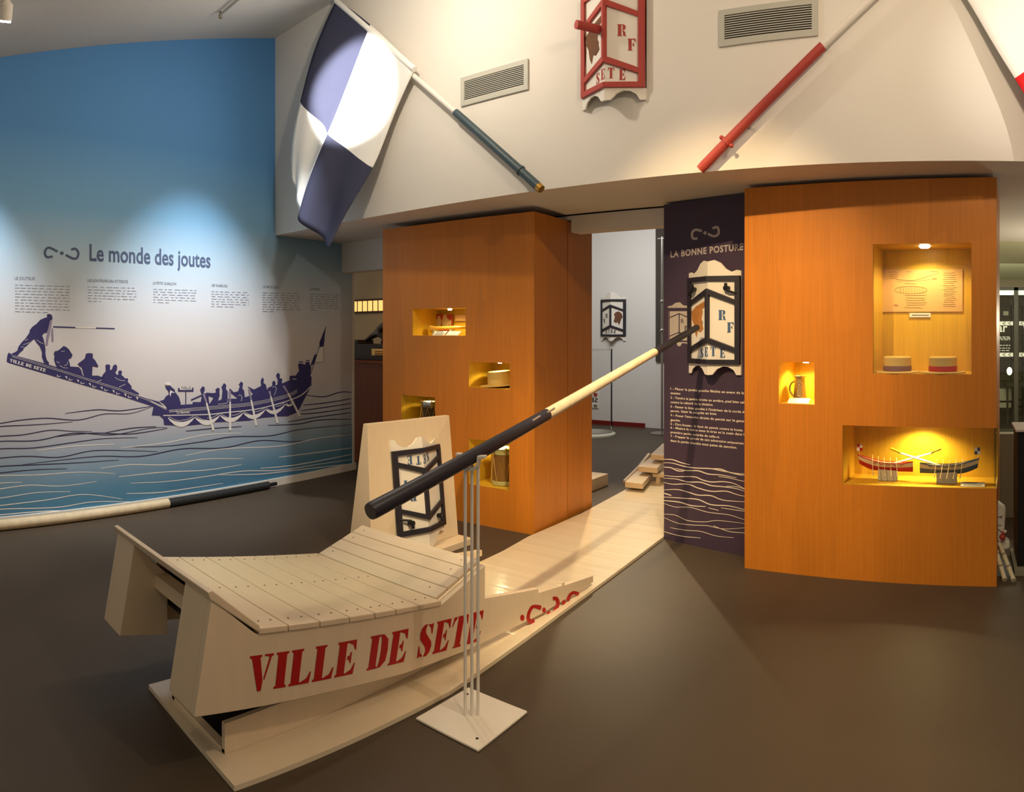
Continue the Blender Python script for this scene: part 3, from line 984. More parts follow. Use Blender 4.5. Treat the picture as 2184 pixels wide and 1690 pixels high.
def shield(name, org, right, up, nrm, label, colour, letter, hw=0.235, h=0.62, D=0.10, flip=1, wear=None, knobs=True, pierce=None, group=None, cat='shield', mirror=False, parent_thing=None):
    """org: mid-bottom of the frame on the wall; nrm towards the viewer; flip -1 turns it upside down"""
    t = thing(name, org, label, cat, group)
    org, right, up, nrm = Vector(org), Vector(right).normalized(), Vector(up).normalized(), Vector(nrm).normalized()
    if flip < 0:
        org2, r2, u2 = org + up * h, -right, -up
    else:
        org2, r2, u2 = org, right, up

    def S(x, z, off):
        d = 0.015 + D * (1 - abs(x) / hw) + off
        return org2 + r2 * x + u2 * z + nrm * d

    def slab(mb, poly, o0, o1, mi=0):
        for sg in (1, -1):
            q = clip(poly, sg)
            if len(q) >= 3:
                n = len(q)
                vs = [S(x, z, o0) for x, z in q] + [S(x, z, o1) for x, z in q]
                mb.add(vs, [list(range(n)), list(range(n, 2 * n))] + [(i, (i + 1) % n, n + (i + 1) % n, n + i) for i in range(n)], mi)
    mb = MB()
    slab(mb, [(-hw, 0), (hw, 0), (hw, h), (-hw, h)], -0.015, 0.0)
    # side rails back to the wall
    for sg in (-1, 1):
        a = [S(sg * hw, 0, 0), S(sg * hw, h, 0)]
        mb.prism([a[0], a[1], a[1] - nrm * 0.015, a[0] - nrm * 0.015], r2 * (-sg * 0.02))
    mb.build('board', M_white, t)
    cr = [(-hw, h), (-hw, h + .035), (-.88 * hw, h + .042), (-.72 * hw, h + .028), (-.55 * hw, h + .05), (-.38 * hw, h + .095), (-.2 * hw, h + .115), (0, h + .105)]
    cr = cr + [(-x, z) for x, z in cr[::-1][1:]]
    mb = MB()
    slab(mb, cr, -0.015, 0.0)
    mb.build('crown', M_white, t)
    ft_ = [(-hw, 0), (-hw, -.075), (-.86 * hw, -.075), (-.78 * hw, -.04), (-.62 * hw, -.018), (-.45 * hw, -.015), (-.28 * hw, -.035), (-.14 * hw, -.075), (0, -.078)]
    ft_ = ft_ + [(-x, z) for x, z in ft_[::-1][1:]]
    mb = MB()
    slab(mb, ft_, -0.015, 0.0)
    mb.build('scalloped_foot', M_white, t)
    b = 0.034
    mb = MB()
    for pl in ([(-hw, 0), (hw, 0), (hw, b), (-hw, b)], [(-hw, h - b), (hw, h - b), (hw, h), (-hw, h)], [(-hw, b), (-hw + b, b), (-hw + b, h - b), (-hw, h - b)], [(hw - b, b), (hw, b), (hw, h - b), (hw - b, h - b)],
               [(-hw + b, .73 * h), (0, .86 * h), (hw - b, .73 * h), (hw - b, .68 * h), (0, .80 * h), (-hw + b, .68 * h)],
               [(-hw + b, .19 * h), (0, .31 * h), (hw - b, .19 * h), (hw - b, .135 * h), (0, .245 * h), (-hw + b, .135 * h)],
               [(-.016, .29 * h), (.016, .29 * h), (.016, .81 * h), (-.016, .81 * h)]):
        slab(mb, pl, 0.0, 0.022)
    mb.build('frame', colour, t, bevel=0.002)
    mb = MB()
    mr = -1 if mirror else 1

    def glyph(ch, x, z, w, hh, mi=0):
        gw = GLYPH[ch][0]
        for poly in GLYPH[ch][1]:
            slab(mb, [(mr * (x + p[0] / gw * w), z + p[1] * hh) for p in poly], 0.0, 0.002, mi)
    glyph('R', .075, .50 * h, .052, .115 * h)
    glyph('F', .135, .36 * h, .046, .115 * h)
    if wear == 'left':
        glyph('R', -.165, .52 * h, .05, .11 * h)
        glyph('F', -.10, .38 * h, .045, .11 * h)
    for ch, x, z in (('S', -.082, .072), ('E', -.032, .088), ('T', .022, .092), ('E', .086, .075)):
        glyph(ch, x, z * h, .036, .105 * h)
    mb.build('lettering', letter, t)
    if wear:
        sgn = 1 if wear == 'right' else -1
        blob = [(.05, .40), (.07, .52), (.055, .60), (.09, .66), (.13, .67), (.17, .62), (.19, .52), (.165, .46), (.15, .36), (.13, .30), (.115, .38), (.085, .36)]
        mb = MB()
        slab(mb, [(sgn * x, z * h) for x, z in blob], 0.0, 0.003)
        if wear == 'left':
            slab(mb, [(-.2, .60 * h), (-.12, .67 * h), (-.03, .72 * h), (-.03, .66 * h), (-.1, .58 * h), (-.17, .50 * h)], 0.0, 0.0035)
            slab(mb, [(-.21, .30 * h), (-.19, .45 * h), (-.205, .66 * h), (-.2, .3 * h)], 0.0, 0.003)
        mb.build('worn_patch', M_wear if (wear == 'left' and colour is M_navy) else M_wearbrown, t)
    if knobs:
        for sg in (-1, 1):
            mb = MB()
            c0 = S(sg * .145, .86 * h, 0.0)
            mb.tube([c0, c0 + nrm * 0.045], [0.015, 0.02], 10)
            mb.tube([c0 + nrm * .04 + u2 * .035, c0 + nrm * .04, c0 + nrm * .035 - u2 * .02 + r2 * sg * .01, S(sg * (hw - .02), .80 * h, .02)], [.012, .012, .009, .007], 8)
            mb.build('knob', M_black, t, smooth=True)
    if pierce:
        a, b2 = pierce
        mb = MB()
        mb.tube([a, b2], 0.028, 14)
        mb.build('lance_stub', colour, t, smooth=True)
    return t


NY = (0, -1, 0)
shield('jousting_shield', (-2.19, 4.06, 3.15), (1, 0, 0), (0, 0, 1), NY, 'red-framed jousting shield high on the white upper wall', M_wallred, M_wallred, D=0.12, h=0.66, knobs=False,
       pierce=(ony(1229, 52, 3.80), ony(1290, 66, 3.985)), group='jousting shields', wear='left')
fs = ony(1308, 718, 10.4)
shield('jousting_shield', (-5.63, 10.42, 1.50), (1, 0, 0), (0, 0, 1), NY, 'small dark-framed jousting shield on the far wall between the blocks', M_navy, M_navy, mirror=True, wear='right', knobs=False, group='jousting shields')

# ------------------------------------------------------------------ aubergine panel
PF = Frame((-2.219, 4.916), (-1.516, 4.743))
pU = PF.len
panel = thing('information_panel', PF.pt(0.35, 0.05, 0), 'tall aubergine information panel with white waves and a worn shield', 'panel')
uu1 = pU + 0.035
mb = MB()
mb.fbox(PF, 0, uu1, 0, 0.09, 0, 2.565)
mb.build('board', M_panel, panel)


def pf(lift):
    return lambda x, y: PF.hit(x, y, -lift)


P0 = pf(0.0015)
mb = MB()
font_on(mb, 'LA BONNE POSTURE', PF.hit(1430, 549.5, -.0015), PF.hit(1585, 533, -.0015), (0, 0, 1), 0.046, spacing=1.12, bold=0.03)
PS = crop(1200, 380, 3.52)
stroke(mb, smooth_line(PS([(1045, 398), (1000, 388), (975, 405), (972, 440), (985, 455), (1012, 452)])), 5.2, P0)
stroke(mb, smooth_line(PS([(1125, 378), (1160, 368), (1172, 400), (1162, 428), (1130, 436), (1090, 418)])), 5.2, P0)
mb.poly([P0(*p) for p in PS(disc2d(1069, 412, 13))])
mb.build('title', M_printgrey, panel)
mb = MB()
for txt, x1_, yl, dr in (('1 - Placer la jambe gauche fléchie en avant de la', 1587, 831.5, 9.5), ('tintaine', 1451, 841, 1), ('2 - Tendre la jambe droite en arrière, pied bien cal', 1587, 850.5, 10.5), ('contre le rebord de la tintaine.', 1521, 860, 6),
                         ("3 - Passer le bras gauche à l'intérieur de la corde d", 1587, 869.5, 12), ('pavois. Saisir la poignée en bois.', 1529, 878.5, 7), ("4 - Poser l'encoche droite du pavois sur le geno", 1587, 888, 13), ('gauche.', 1451, 898, 1.5),
                         ("5 - S'arc-bouter, le haut du pavois contre le buste.", 1585, 906.5, 14), ('6 - Mettre la lance sous le bras et la main dans l', 1587, 914.5, 15), ('première partie colorée de celle-ci.', 1535, 924, 11),
                         ('7 - Frapper le pavois de son adversaire uniquemen', 1586, 932.5, 16), ('dans la partie blanche sous peine de sanction.', 1572, 942, 15.5)):
    font_on(mb, txt, PF.hit(1430, yl, -.0015), PF.hit(x1_, yl + dr, -.0015), (0, 0, 1), 0.0165, spacing=1.05, bold=0.025)
mb.build('instructions', M_print, panel)
mb = MB()
PW = crop(1380, 780, 3.673)
wl = [[(130, 735), (200, 738), (270, 762), (338, 778)], [(130, 762), (200, 765), (290, 790), (380, 803), (500, 808), (600, 828), (700, 845), (762, 848)], [(130, 795), (190, 802), (240, 825), (290, 828)], [(220, 805), (300, 822), (400, 825), (480, 850), (580, 858), (700, 880)],
      [(500, 808), (570, 810), (640, 835), (720, 855), (765, 858)], [(130, 860), (220, 870), (370, 872), (430, 895), (500, 912), (600, 910), (680, 925), (765, 965)], [(130, 882), (230, 890), (320, 912), (420, 915), (500, 940), (600, 950), (700, 965), (765, 985)],
      [(130, 915), (200, 930), (320, 930), (400, 960), (500, 985), (620, 985), (700, 1010), (765, 1025)], [(130, 975), (240, 972), (330, 995), (400, 1015), (500, 1020), (600, 1055), (765, 1068)], [(130, 1000), (190, 1018)], [(130, 1030), (280, 1040), (400, 1050), (500, 1090), (640, 1100), (765, 1130)],
      [(130, 1058), (250, 1070), (350, 1098), (460, 1105)], [(130, 1080), (220, 1108), (340, 1112), (480, 1150), (640, 1170), (765, 1210)], [(560, 870), (640, 880), (765, 910)], [(620, 945), (700, 950), (765, 968)], [(480, 1115), (560, 1135)], [(580, 1115), (680, 1130), (765, 1142)],
      [(130, 1165), (220, 1172), (320, 1215), (450, 1225), (560, 1215), (765, 1238)], [(130, 1190), (240, 1235), (360, 1250), (470, 1255), (600, 1280), (765, 1272)], [(520, 1255), (640, 1300), (765, 1312)], [(180, 1270), (300, 1290), (420, 1300), (540, 1335), (680, 1350)], [(130, 1300), (260, 1335), (420, 1352)]]
for i, ln in enumerate(wl):
    P = smooth_line(PW(ln), 6)
    k = len(P)
    stroke(mb, P, [0.35 + (1.9 if i < 12 else 1.0) * math.sin(PI * min(1, (j + 3) / (k + 5))) ** .8 for j in range(k)], P0)
mb.build('waves', M_print, panel)
# printed shield, flat on the panel
mb = MB()
PC = crop(1200, 380, 3.52)
for poly in ([(790, 975), (790, 962), (820, 958), (845, 938), (880, 932), (905, 955), (948, 962), (948, 975)], [(795, 1000), (948, 1000), (948, 1220), (795, 1220)], [(850, 1232), (948, 1232), (948, 1262), (925, 1240), (895, 1240), (885, 1262), (865, 1262)]):
    mb.poly([P0(*p) for p in PC(poly)])
mb.build('printed_shield', M_printgrey, panel)
mb = MB()
P1 = pf(0.0022)
for ln, w in (([(795, 985), (948, 985)], 4), ([(800, 990), (800, 1225)], 2), ([(875, 1020), (875, 1190)], 2.2), ([(803, 1048), (875, 1018), (946, 1048)], 2.2), ([(803, 1188), (875, 1158), (946, 1188)], 2.2), ([(795, 1226), (948, 1226)], 3), ([(946, 990), (946, 1225)], 2)):
    stroke(mb, PC(ln), w, P1)
a, b = PC([(888, 1090), (912, 1090)])
font_on(mb, 'R', P1(*a), P1(*b), (0, 0, 1), 0.032)
a, b = PC([(916, 1142), (936, 1142)])
font_on(mb, 'F', P1(*a), P1(*b), (0, 0, 1), 0.032)
mb.build('printed_shield_lines', M_panel, panel)

c0 = PF.hit(1528, 775)
us = (PF.uz(1470, 700)[0] + PF.uz(1587, 700)[0]) / 2 - 0.005
shield('jousting_shield', PF.pt(us, 0, 1.358), PF.u, (0, 0, 1), -PF.n, 'worn dark-framed jousting shield mounted on the aubergine panel, touched by the long lance', M_navy, M_blue, hw=0.228, h=0.63, D=0.085, wear='left', group='jousting shields')


# ------------------------------------------------------------------ orange display blocks
def block(name, F, u0, u1, depth, z1, openings, label, nd=0.34, group=None):
    """openings: (u0,u1,z0,z1,open_right)"""
    t = thing(name, F.pt((u0 + u1) / 2, 0, 0), label, 'display block', group)
    us = sorted({u0, u1} | {o[0] for o in openings} | {min(o[1], u1) for o in openings})
    zs = sorted({0.0, z1} | {o[2] for o in openings} | {o[3] for o in openings})
    mb = MB()

    def inside(u, z):
        return any(o[0] < u < o[1] and o[2] < z < o[3] for o in openings)
    for i in range(len(us) - 1):
        for j in range(len(zs) - 1):
            if not inside((us[i] + us[i + 1]) / 2, (zs[j] + zs[j + 1]) / 2):
                mb.poly([F.pt(us[i], 0, zs[j]), F.pt(us[i + 1], 0, zs[j]), F.pt(us[i + 1], 0, zs[j + 1]), F.pt(us[i], 0, zs[j + 1])])
    mb.poly([F.pt(u0, 0, 0), F.pt(u0, 0, z1), F.pt(u0, depth, z1), F.pt(u0, depth, 0)])
    mb.poly([F.pt(u0, depth, 0), F.pt(u1, depth, 0), F.pt(u1, depth, z1), F.pt(u0, depth, z1)])
    mb.poly([F.pt(u0, 0, z1), F.pt(u1, 0, z1), F.pt(u1, depth, z1), F.pt(u0, depth, z1)])
    op = [o for o in openings if o[4]]
    zz = sorted({0.0, z1} | {o[2] for o in op} | {o[3] for o in op})
    for a, b in zip(zz[:-1], zz[1:]):
        w0 = nd if any(o[2] < (a + b) / 2 < o[3] for o in op) else 0
        mb.poly([F.pt(u1, w0, a), F.pt(u1, depth, a), F.pt(u1, depth, b), F.pt(u1, w0, b)])
    mb.build('carcass', M_orange, t)
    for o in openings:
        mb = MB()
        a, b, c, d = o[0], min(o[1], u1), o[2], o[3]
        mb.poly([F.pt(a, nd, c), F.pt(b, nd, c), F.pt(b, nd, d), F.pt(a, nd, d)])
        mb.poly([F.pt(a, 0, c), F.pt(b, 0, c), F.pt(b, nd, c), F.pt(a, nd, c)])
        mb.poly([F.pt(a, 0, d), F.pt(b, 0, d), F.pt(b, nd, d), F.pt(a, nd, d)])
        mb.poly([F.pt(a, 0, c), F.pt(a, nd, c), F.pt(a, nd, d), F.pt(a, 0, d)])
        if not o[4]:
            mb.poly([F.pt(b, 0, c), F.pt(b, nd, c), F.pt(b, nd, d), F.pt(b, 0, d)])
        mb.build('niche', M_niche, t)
    return t


def niche_light(t, F, u, w, z, power, r=0.028, color=(1.0, 0.78, 0.36)):
    mb = MB()
    mb.lathe([(r, 0), (r, 0.008), (r * 1.25, 0.008), (r * 1.25, 0.012)], Matrix.Translation(F.pt(u, w, z - 0.013)), 20)
    mb.build('niche_lamp', M_lampglow, t, smooth=True)
    p = F.pt(u, w, z - 0.02)
    lamp('niche_lamp_light', 'SPOT', p, p + Vector((0, 0, -1)), power * 2.4, color, 0.02, 150, 0.6)


RB = Frame((-1.441, 4.509), (0.215, 4.383))
rA0, rA1 = RB.uz(1862, 797), RB.uz(2072, 521)
rB0, rB1 = RB.uz(1661, 860), RB.uz(1737, 776)
rC0, rC1 = RB.uz(1797, 1021), RB.uz(2122, 908)
zA = (1.325, 2.148)
zB = (1.118, 1.392)
zC = (0.612, 0.99)
opR = [(rA0[0], rA1[0], zA[0], zA[1], False), (rB0[0], rB1[0], zB[0], zB[1], False), (rC0[0], RB.len + 0.05, zC[0], zC[1], True)]
rblock = block('display_block', RB, 0, RB.len, 0.85, 2.556, opR, 'wide orange veneer display block holding two boaters, a tankard and two model boats', group='orange display blocks')
niche_light(rblock, RB, (rA0[0] + rA1[0]) / 2 + 0.0, 0.14, zA[1], 3.6, 0.03)
niche_light(rblock, RB, (rB0[0] + rB1[0]) / 2 + 0.01, 0.18, zB[1], 3.2, 0.02)
niche_light(rblock, RB, 1.16, 0.19, zC[1], 5.5, 0.022)
mb = MB()
mb.fbox(RB, rA0[0], rA1[0], 0.01, 0.016, zA[0], zA[1])
mb.build('glass_pane', M_glass, rblock)
mb = MB()
mb.fbox(RB, rC0[0], RB.len - 0.008, 0.01, 0.016, zC[0], zC[1])
mb.fbox(RB, RB.len - 0.014, RB.len - 0.006, 0.01, 0.338, zC[0], zC[1])
mb.build('glass_pane', M_glass, rblock)

LB = Frame((-4.763, 4.412), (-3.137, 4.508))
n1a, n1b = LB.uz(880, 715), LB.uz(993, 661)
n2a, n2b = LB.uz(1000, 826), LB.uz(1087, 772)
n3a, n3b = LB.uz(856, 900), LB.uz(928, 841)
n4a, n4b = LB.uz(1000, 1032), LB.uz(1086, 936)
zz1, zz2, zz3, zz4 = (1.555, 1.79), (1.128, 1.338), (0.76, 1.02), (0.322, 0.70)
opL = [(n1a[0], n1b[0], *zz1, False), (n2a[0], n2b[0], *zz2, False), (n3a[0], n3b[0], *zz3, False), (n4a[0], n4b[0], *zz4, False)]
lblock = block('display_block', LB, 0, LB.len, 0.53, 2.53, opL, 'orange veneer display block holding drums, an oboe and one straw hat', nd=0.36, group='orange display blocks')
mb = MB()
mb.fbox(LB, 0.0, LB.len - 0.004, 0.548, 1.0, 0, 2.525)
mb.build('rear_carcass', M_orange, lblock)
mb = MB()
mb.fbox(LB, 0.01, LB.len - 0.03, 0.53, 0.548, 0, 2.52)
mb.build('joint_strip', M_shadowgap, lblock)
for (o, pw) in zip(opL, (1.1, 2.2, 2.4, 3.6)):
    niche_light(lblock, LB, (o[0] + o[1]) / 2, 0.16, o[3], pw, 0.016, (1.0, 0.82, 0.40))


# things in the niches ------------------------------------------------
def mat_at(p, ax=None):
    return Matrix.Translation(Vector(p)) @ (ax if ax else Matrix.Identity(4))


def boater(p, label, ribbon, r=0.085, hc=0.085, tilt=None, tails=True, group='straw boaters', F=None):
    t = thing('straw_boater', p, label, 'hat', group)
    M = mat_at(p, tilt)
    mb = MB()
    mb.lathe([(r * 1.62, 0.0), (r * 1.64, 0.004), (r * 1.62, 0.008), (r * 1.02, 0.010)], M, 36)
    mb.build('brim', M_straw, t, smooth=True)
    mb = MB()
    pr = [(r, 0.006)]
    k = 9
    for i in range(k + 1):
        z = 0.008 + (hc - 0.014) * i / k
        pr += [(r * 1.0, z), (r * 1.012, z + 0.4 * hc / k)] if i < k else [(r, z)]
    pr += [(r * 0.97, hc - 0.002), (r * 0.9, hc), (r * 0.4, hc + .001)]
    mb.lathe(pr, M, 36)
    mb.build('crown', M_straw, t, smooth=True)
    mb = MB()
    mb.lathe([(r * 1.02, 0.010), (r * 1.025, 0.012), (r * 1.025, hc * 0.42), (r * 1.02, hc * 0.43)], M, 36, caps=False)
    mb.build('ribbon', ribbon, t, smooth=True)
    return t


def card(F, u0, u1, w, z, d, label, lean=0.0, lines=2, name='label_card'):
    """small sloping card standing on a niche floor"""
    t = thing(name, F.pt((u0 + u1) / 2, w, z), label, 'label')
    mb = MB()
    a = [F.pt(u0, w, z + .001), F.pt(u1, w, z + .001), F.pt(u1, w + d, z + 0.001 + lean), F.pt(u0, w + d, z + 0.001 + lean)]
    mb.hexa(a + [p + Vector((0, 0, 0.003)) for p in a])
    mb.build('card', M_card, t)
    if lines:
        mb = MB()
        for i in range(lines):
            s = (i + 0.5) / lines
            f0, f1 = .12, .88 - .2 * (i == lines - 1)
            q = [a[0].lerp(a[3], s - .08).lerp(a[1].lerp(a[2], s - .08), f) for f in (f0, f1)] + [a[0].lerp(a[3], s + .08).lerp(a[1].lerp(a[2], s + .08), f) for f in (f1, f0)]
            mb.poly([p + Vector((0, 0, 0.0036)) for p in q])
        mb.build('print', M_cardink, t)
    return t


# large niche: plan sheet, caption, two boaters
sheet = thing('boat_plan', RB.pt(rA0[0] + .3, 0.335, 1.73), 'aged paper boat plan hung at the back of the hat showcase', 'drawing')
wp = 0.335
q0, q1 = RB.uz(1881, 576, wp), RB.uz(2053, 665, wp)
mb = MB()
mb.fbox(RB, q0[0], q1[0], wp - 0.004, wp, q1[1], q0[1])
mb.build('sheet', M_paper, sheet)
SF = crop(1580, 360, 3.38)
sfn = lambda x, y: RB.hit(x, y, wp - 0.0055)
mb = MB()
stroke(mb, SF(disc2d(1225, 875, 117, 28, 27)) + SF([(1342, 875)]), 0.6, sfn)
for i in range(9):
    x = 1150 + i * 20
    stroke(mb, SF([(x, 853), (x + 2, 897)]), 0.5, sfn)
stroke(mb, smooth_line(SF([(1115, 800), (1250, 805), (1340, 780), (1430, 750)])), 0.6, sfn)
stroke(mb, smooth_line(SF([(1130, 815), (1250, 812), (1370, 800)])), 0.4, sfn)
rnd = random.Random(12)
for x0_, x1_, y0_, y1_, n_ in ((1455, 1560, 745, 1000, 17), (1180, 1270, 828, 830, 1), (1190, 1240, 742, 745, 1), (1180, 1340, 905, 1010, 6), (1060, 1140, 740, 800, 4), (1360, 1440, 738, 742, 1), (1090, 1140, 980, 990, 2), (1370, 1430, 790, 800, 2)):
    for i in range(n_):
        y = y0_ + (y1_ - y0_) * (i + .5) / n_
        a = x0_ + rnd.uniform(0, 20)
        stroke(mb, SF([(a, y), ((a + x1_) / 2, y + rnd.uniform(-3, 3)), (x1_ - rnd.uniform(0, 30), y + rnd.uniform(-3, 3))]), 0.7, sfn)
mb.build('drawing_lines', M_ink, sheet)
cap = thing('caption_strip', RB.hit(1962, 673, wp), 'small white caption strip under the aged boat plan', 'label')
q0, q1 = RB.uz(1940, 668, wp), RB.uz(1985, 677, wp)
mb = MB()
mb.fbox(RB, q0[0], q1[0], wp - 0.004, wp + 0.002, q1[1], q0[1])
mb.build('strip', M_card, cap)
mb = MB()
stroke(mb, [(1945, 672.5), (1981, 672.8)], 1.6, lambda x, y: RB.hit(x, y, wp - 0.005))
mb.build('print', M_cardink, cap)
hz = zA[0]
h1 = RB.hit(1914, 795, 0.14)
h2 = RB.hit(2011, 797, 0.14)
boater((h1.x, h1.y, hz + .001), 'straw boater with a mauve-brown ribbon under the aged boat plan', M_ribbonmauve, 0.0905, 0.104)
boater((h2.x, h2.y, hz + .001), 'straw boater with a red ribbon under the aged boat plan', M_ribbonred, 0.0905, 0.104)

# tankard niche
tk = RB.hit(1706, 852, 0.16)
t = thing('tankard', (tk.x, tk.y, zB[0]), 'pewter tankard with one handle in the small square niche', 'tankard')
mb = MB()
M = mat_at((tk.x, tk.y, zB[0] + .001))
mb.lathe([(.046, 0), (.048, .008), (.044, .02), (.033, .150), (.032, .155), (.038, .163), (.0375, .172), (.031, .172), (.029, .165)], M, 30)
mb.build('body', M_pewter, t, smooth=True)
mb = MB()
b0 = Vector((tk.x, tk.y, zB[0]))
mb.tube([b0 + RB.u * x + Vector((0, 0, z)) for x, z in smooth_line([(-.036, .135), (-.058, .125), (-.072, .095), (-.066, .06), (-.042, .032)], 5)], .006, 8)
mb.build('handle', M_pewter, t, smooth=True)
ub = RB.uz(1679, 856, 0.02)[0], RB.uz(1724, 856, 0.02)[0]
card(RB, ub[0], ub[1], 0.02, zB[0], 0.05, 'white label card in front of the pewter tankard', 0.028, 0)


# boat models
def model_boat(p0, p1, colour, flagcol, label, outw):
    """p0 stern (high flag end), p1 bow (ram end): points at keel level"""
    p0, p1 = Vector(p0), Vector(p1)
    ax = (p1 - p0).normalized()
    L = (p1 - p0).length
    up = Vector((0, 0, 1))
    sd = ax.cross(up).normalized()
    t = thing('model_rowing_boat', (p0 + p1) / 2, label, 'model boat', 'model boats')
    N, K = 24, 9

    def hull_pt(s, a, sheer_off=0.0, inner=1.0):
        # s 0..1 along, a -1..1 around
        w = 0.030 * (math.sin(PI * min(1, s * 0.92 + 0.06)) ** 0.6) * inner
        sheer = 0.058 + 0.045 * max(0, 1 - s / .55) ** 2 + 0.010 * max(0, (s - .7) / .3) ** 2
        keel = 0.0 + 0.040 * max(0, 1 - s / .35) ** 2
        ang = a * PI / 2
        z = keel + (sheer - keel) * (1 - math.cos(ang)) ** 0.75 if False else keel + (sheer - keel) * abs(math.sin(ang)) ** 1.6
        return p0 + ax * (L * s - 0.02 * max(0, 1 - s / .2) * (z / .1)) + sd * (w * math.sin(ang) if abs(a) < 1 else w * (1 if a > 0 else -1)) + up * (z + sheer_off)
    mb = MB()
    for i in range(N):
        for j in range(K * 2):
            a0, a1 = -1 + j / K, -1 + (j + 1) / K
            s0, s1 = i / N, (i + 1) / N
            band_ = abs((a0 + a1) / 2)
            mi = 0 if band_ < 0.42 else (1 if band_ < 0.76 else 0)
            mb.add([hull_pt(s0, a0), hull_pt(s1, a0), hull_pt(s1, a1), hull_pt(s0, a1)], [(0, 1, 2, 3)], mi)
    mb.build('hull', [colour, M_cream], t, smooth=True, solid=0.002)
    mb = MB()
    for i in range(6):
        s = .22 + i * .11
        a, b = hull_pt(s, -.9), hull_pt(s, .9)
        mb.tube([a - up * .006, b - up * .006], .004, 6)
    mb.build('benches', M_cream, t)
    mb = MB()                       # painted swags below the rail, towards the viewer
    for k in range(5):
        for sg in (-1, 1):
            s0 = .22 + k * .13
            P = []
            for i in range(9):
                q = i / 8
                P.append(hull_pt(s0 + .12 * q, sg * (.93 - .30 * math.sin(PI * q))) + sd * sg * .0022)
            mb.tube(P, .0022, 5)
    mb.build('swags', colour, t)
    for k in range(5):
        s = .24 + k * .115
        r_ = hull_pt(s, outw) + up * .004
        hand = r_ - sd * outw * .02 + up * .028 + ax * -.004
        tip = r_ + sd * outw * .035 - up * (r_.z - p0.z + .02) + ax * .012
        mb = MB()
        mb.tube([hand, r_, r_.lerp(tip, .55), tip], [.0018, .002, .002, .0042], 6)
        mb.build('oar', M_cream, t)
    # ramp with its platform
    b0 = p0 + ax * (L * .62) + up * .050
    b1 = p0 + ax * (L * 1.38) + up * .128
    mb = MB()
    for o in (-.011, .011):
        mb.tube([b0 + sd * o, b1 + sd * o * .8], [.0045, .0045], 6)
    for i in range(12):
        q = b0.lerp(b1, (i + .5) / 12)
        mb.tube([q + sd * .011, q - sd * .011], .0022, 5)
    mb.build('ramp', M_card, t)
    mb = MB()
    e = (b1 - b0).normalized()
    c = [b1 - e * .012, b1 + e * .055 + up * .004]
    mb.hexa([c[0] - sd * .016, c[1] - sd * .016, c[1] + sd * .016, c[0] + sd * .016, c[0] - sd * .016 + up * .008, c[1] - sd * .016 + up * .011, c[1] + sd * .016 + up * .011, c[0] + sd * .016 + up * .008])
    mb.build('platform', M_yellow, t)
    f0 = p0 + up * .085 - ax * .005
    f1 = f0 + up * .085 - ax * .022
    mb = MB()
    mb.tube([f0, f1], .0015, 5)
    mb.build('flagpole', M_cream, t)
    mb = MB()
    for i in range(2):
        for j in range(2):
            a = f1 - up * (.045 * (1 - j / 2) - 0.0) + ax * (.038 * i / 2)
            mb.hexa([a, a + ax * .019, a + ax * .019 + sd * .001, a + sd * .001, a + up * .0225, a + ax * .019 + up * .0225, a + ax * .019 + up * .0225 + sd * .001, a + up * .0225 + sd * .001], (i + j) % 2)
    mb.build('flag', [M_card, flagcol], t)
    mb = MB()
    c0, c1 = p0 + ax * L * .34, p0 + ax * L * .70
    zb = zC[0] + 0.002
    for o in (-.016, .016):
        mb.prism([Vector((c.x, c.y, z)) + sd * o for c, z in ((c0, zb), (c1, zb), (c1, p0.z + .006), (c0, p0.z + .012))], sd * .003)
    mb.prism([Vector((c.x, c.y, zb)) + sd * o for c, o in ((c0, -.02), (c1, -.02), (c1, .02), (c0, .02))], up * .003)
    mb.build('cradle', M_acrylic, t)
    return t


wb = 0.17
zk = zC[0] + 0.062
ps = RB.hit(1836, 980, wb); pb = RB.hit(1947, 980, wb)
model_boat((ps.x, ps.y, zk), (pb.x, pb.y, zk), M_modelred, M_modelred, 'red model rowing boat with oars and a white ramp in the low glass niche', 1)
ps = RB.hit(2082, 980, wb - .03); pb = RB.hit(1962, 980, wb - .03)
model_boat((ps.x, ps.y, zk), (pb.x, pb.y, zk), M_modelblue, M_modelblue, 'blue model rowing boat with oars and a white ramp in the low glass niche', -1)
uc = RB.uz(2048, 1030, 0.03)[0], RB.uz(2100, 1030, 0.03)[0]
card(RB, uc[0], uc[1], 0.04, zC[0], 0.055, 'white label card beside the blue model boat', 0.016, 2)

# left block contents
w = 0.17
ob = thing('wooden_oboe', LB.hit(955, 706, w), 'golden wooden oboe lying in the highest niche, below a picture of musicians', 'oboe')
a, b = LB.hit(919, 702, w), LB.hit(994, 700, w + .06)
a.z = zz1[0] + .062
b.z = zz1[0] + .072
mb = MB()
d = (b - a)
mb.tube([a, a + d * .02, a + d * .12, a + d * .35, a + d * .6, a + d * 1.02, a + d * 1.04], [.032, .031, .020, .0165, .015, .014, .012], 18)
mb.build('body', mat('polished_boxwood', (216, 168, 70), 0.25, 0.6), ob, smooth=True)
mb = MB()
for s in (.45, .56, .66):
    q = a + d * s + Vector((0, 0, .018))
    mb.tube([q, q + d * .07], .003, 6)
    mb.ball(q, .006, 8)
mb.build('keys', M_brass, ob, smooth=True)
mb = MB()
for s in (.12, .6):
    q = a + d * s
    mb.box(q.x - .012, q.x + .012, q.y - .02, q.y + .02, zz1[0] + .002, q.z - .014)
mb.build('cradle', M_acrylic, ob)
ua = LB.uz(922, 712, .03)[0], LB.uz(947, 712, .03)[0]
card(LB, ua[0], ua[1], .03, zz1[0], .05, 'lined label card below the flared end of the wooden oboe', .035, 3)
ua = LB.uz(950, 712, .03)[0], LB.uz(977, 712, .03)[0]
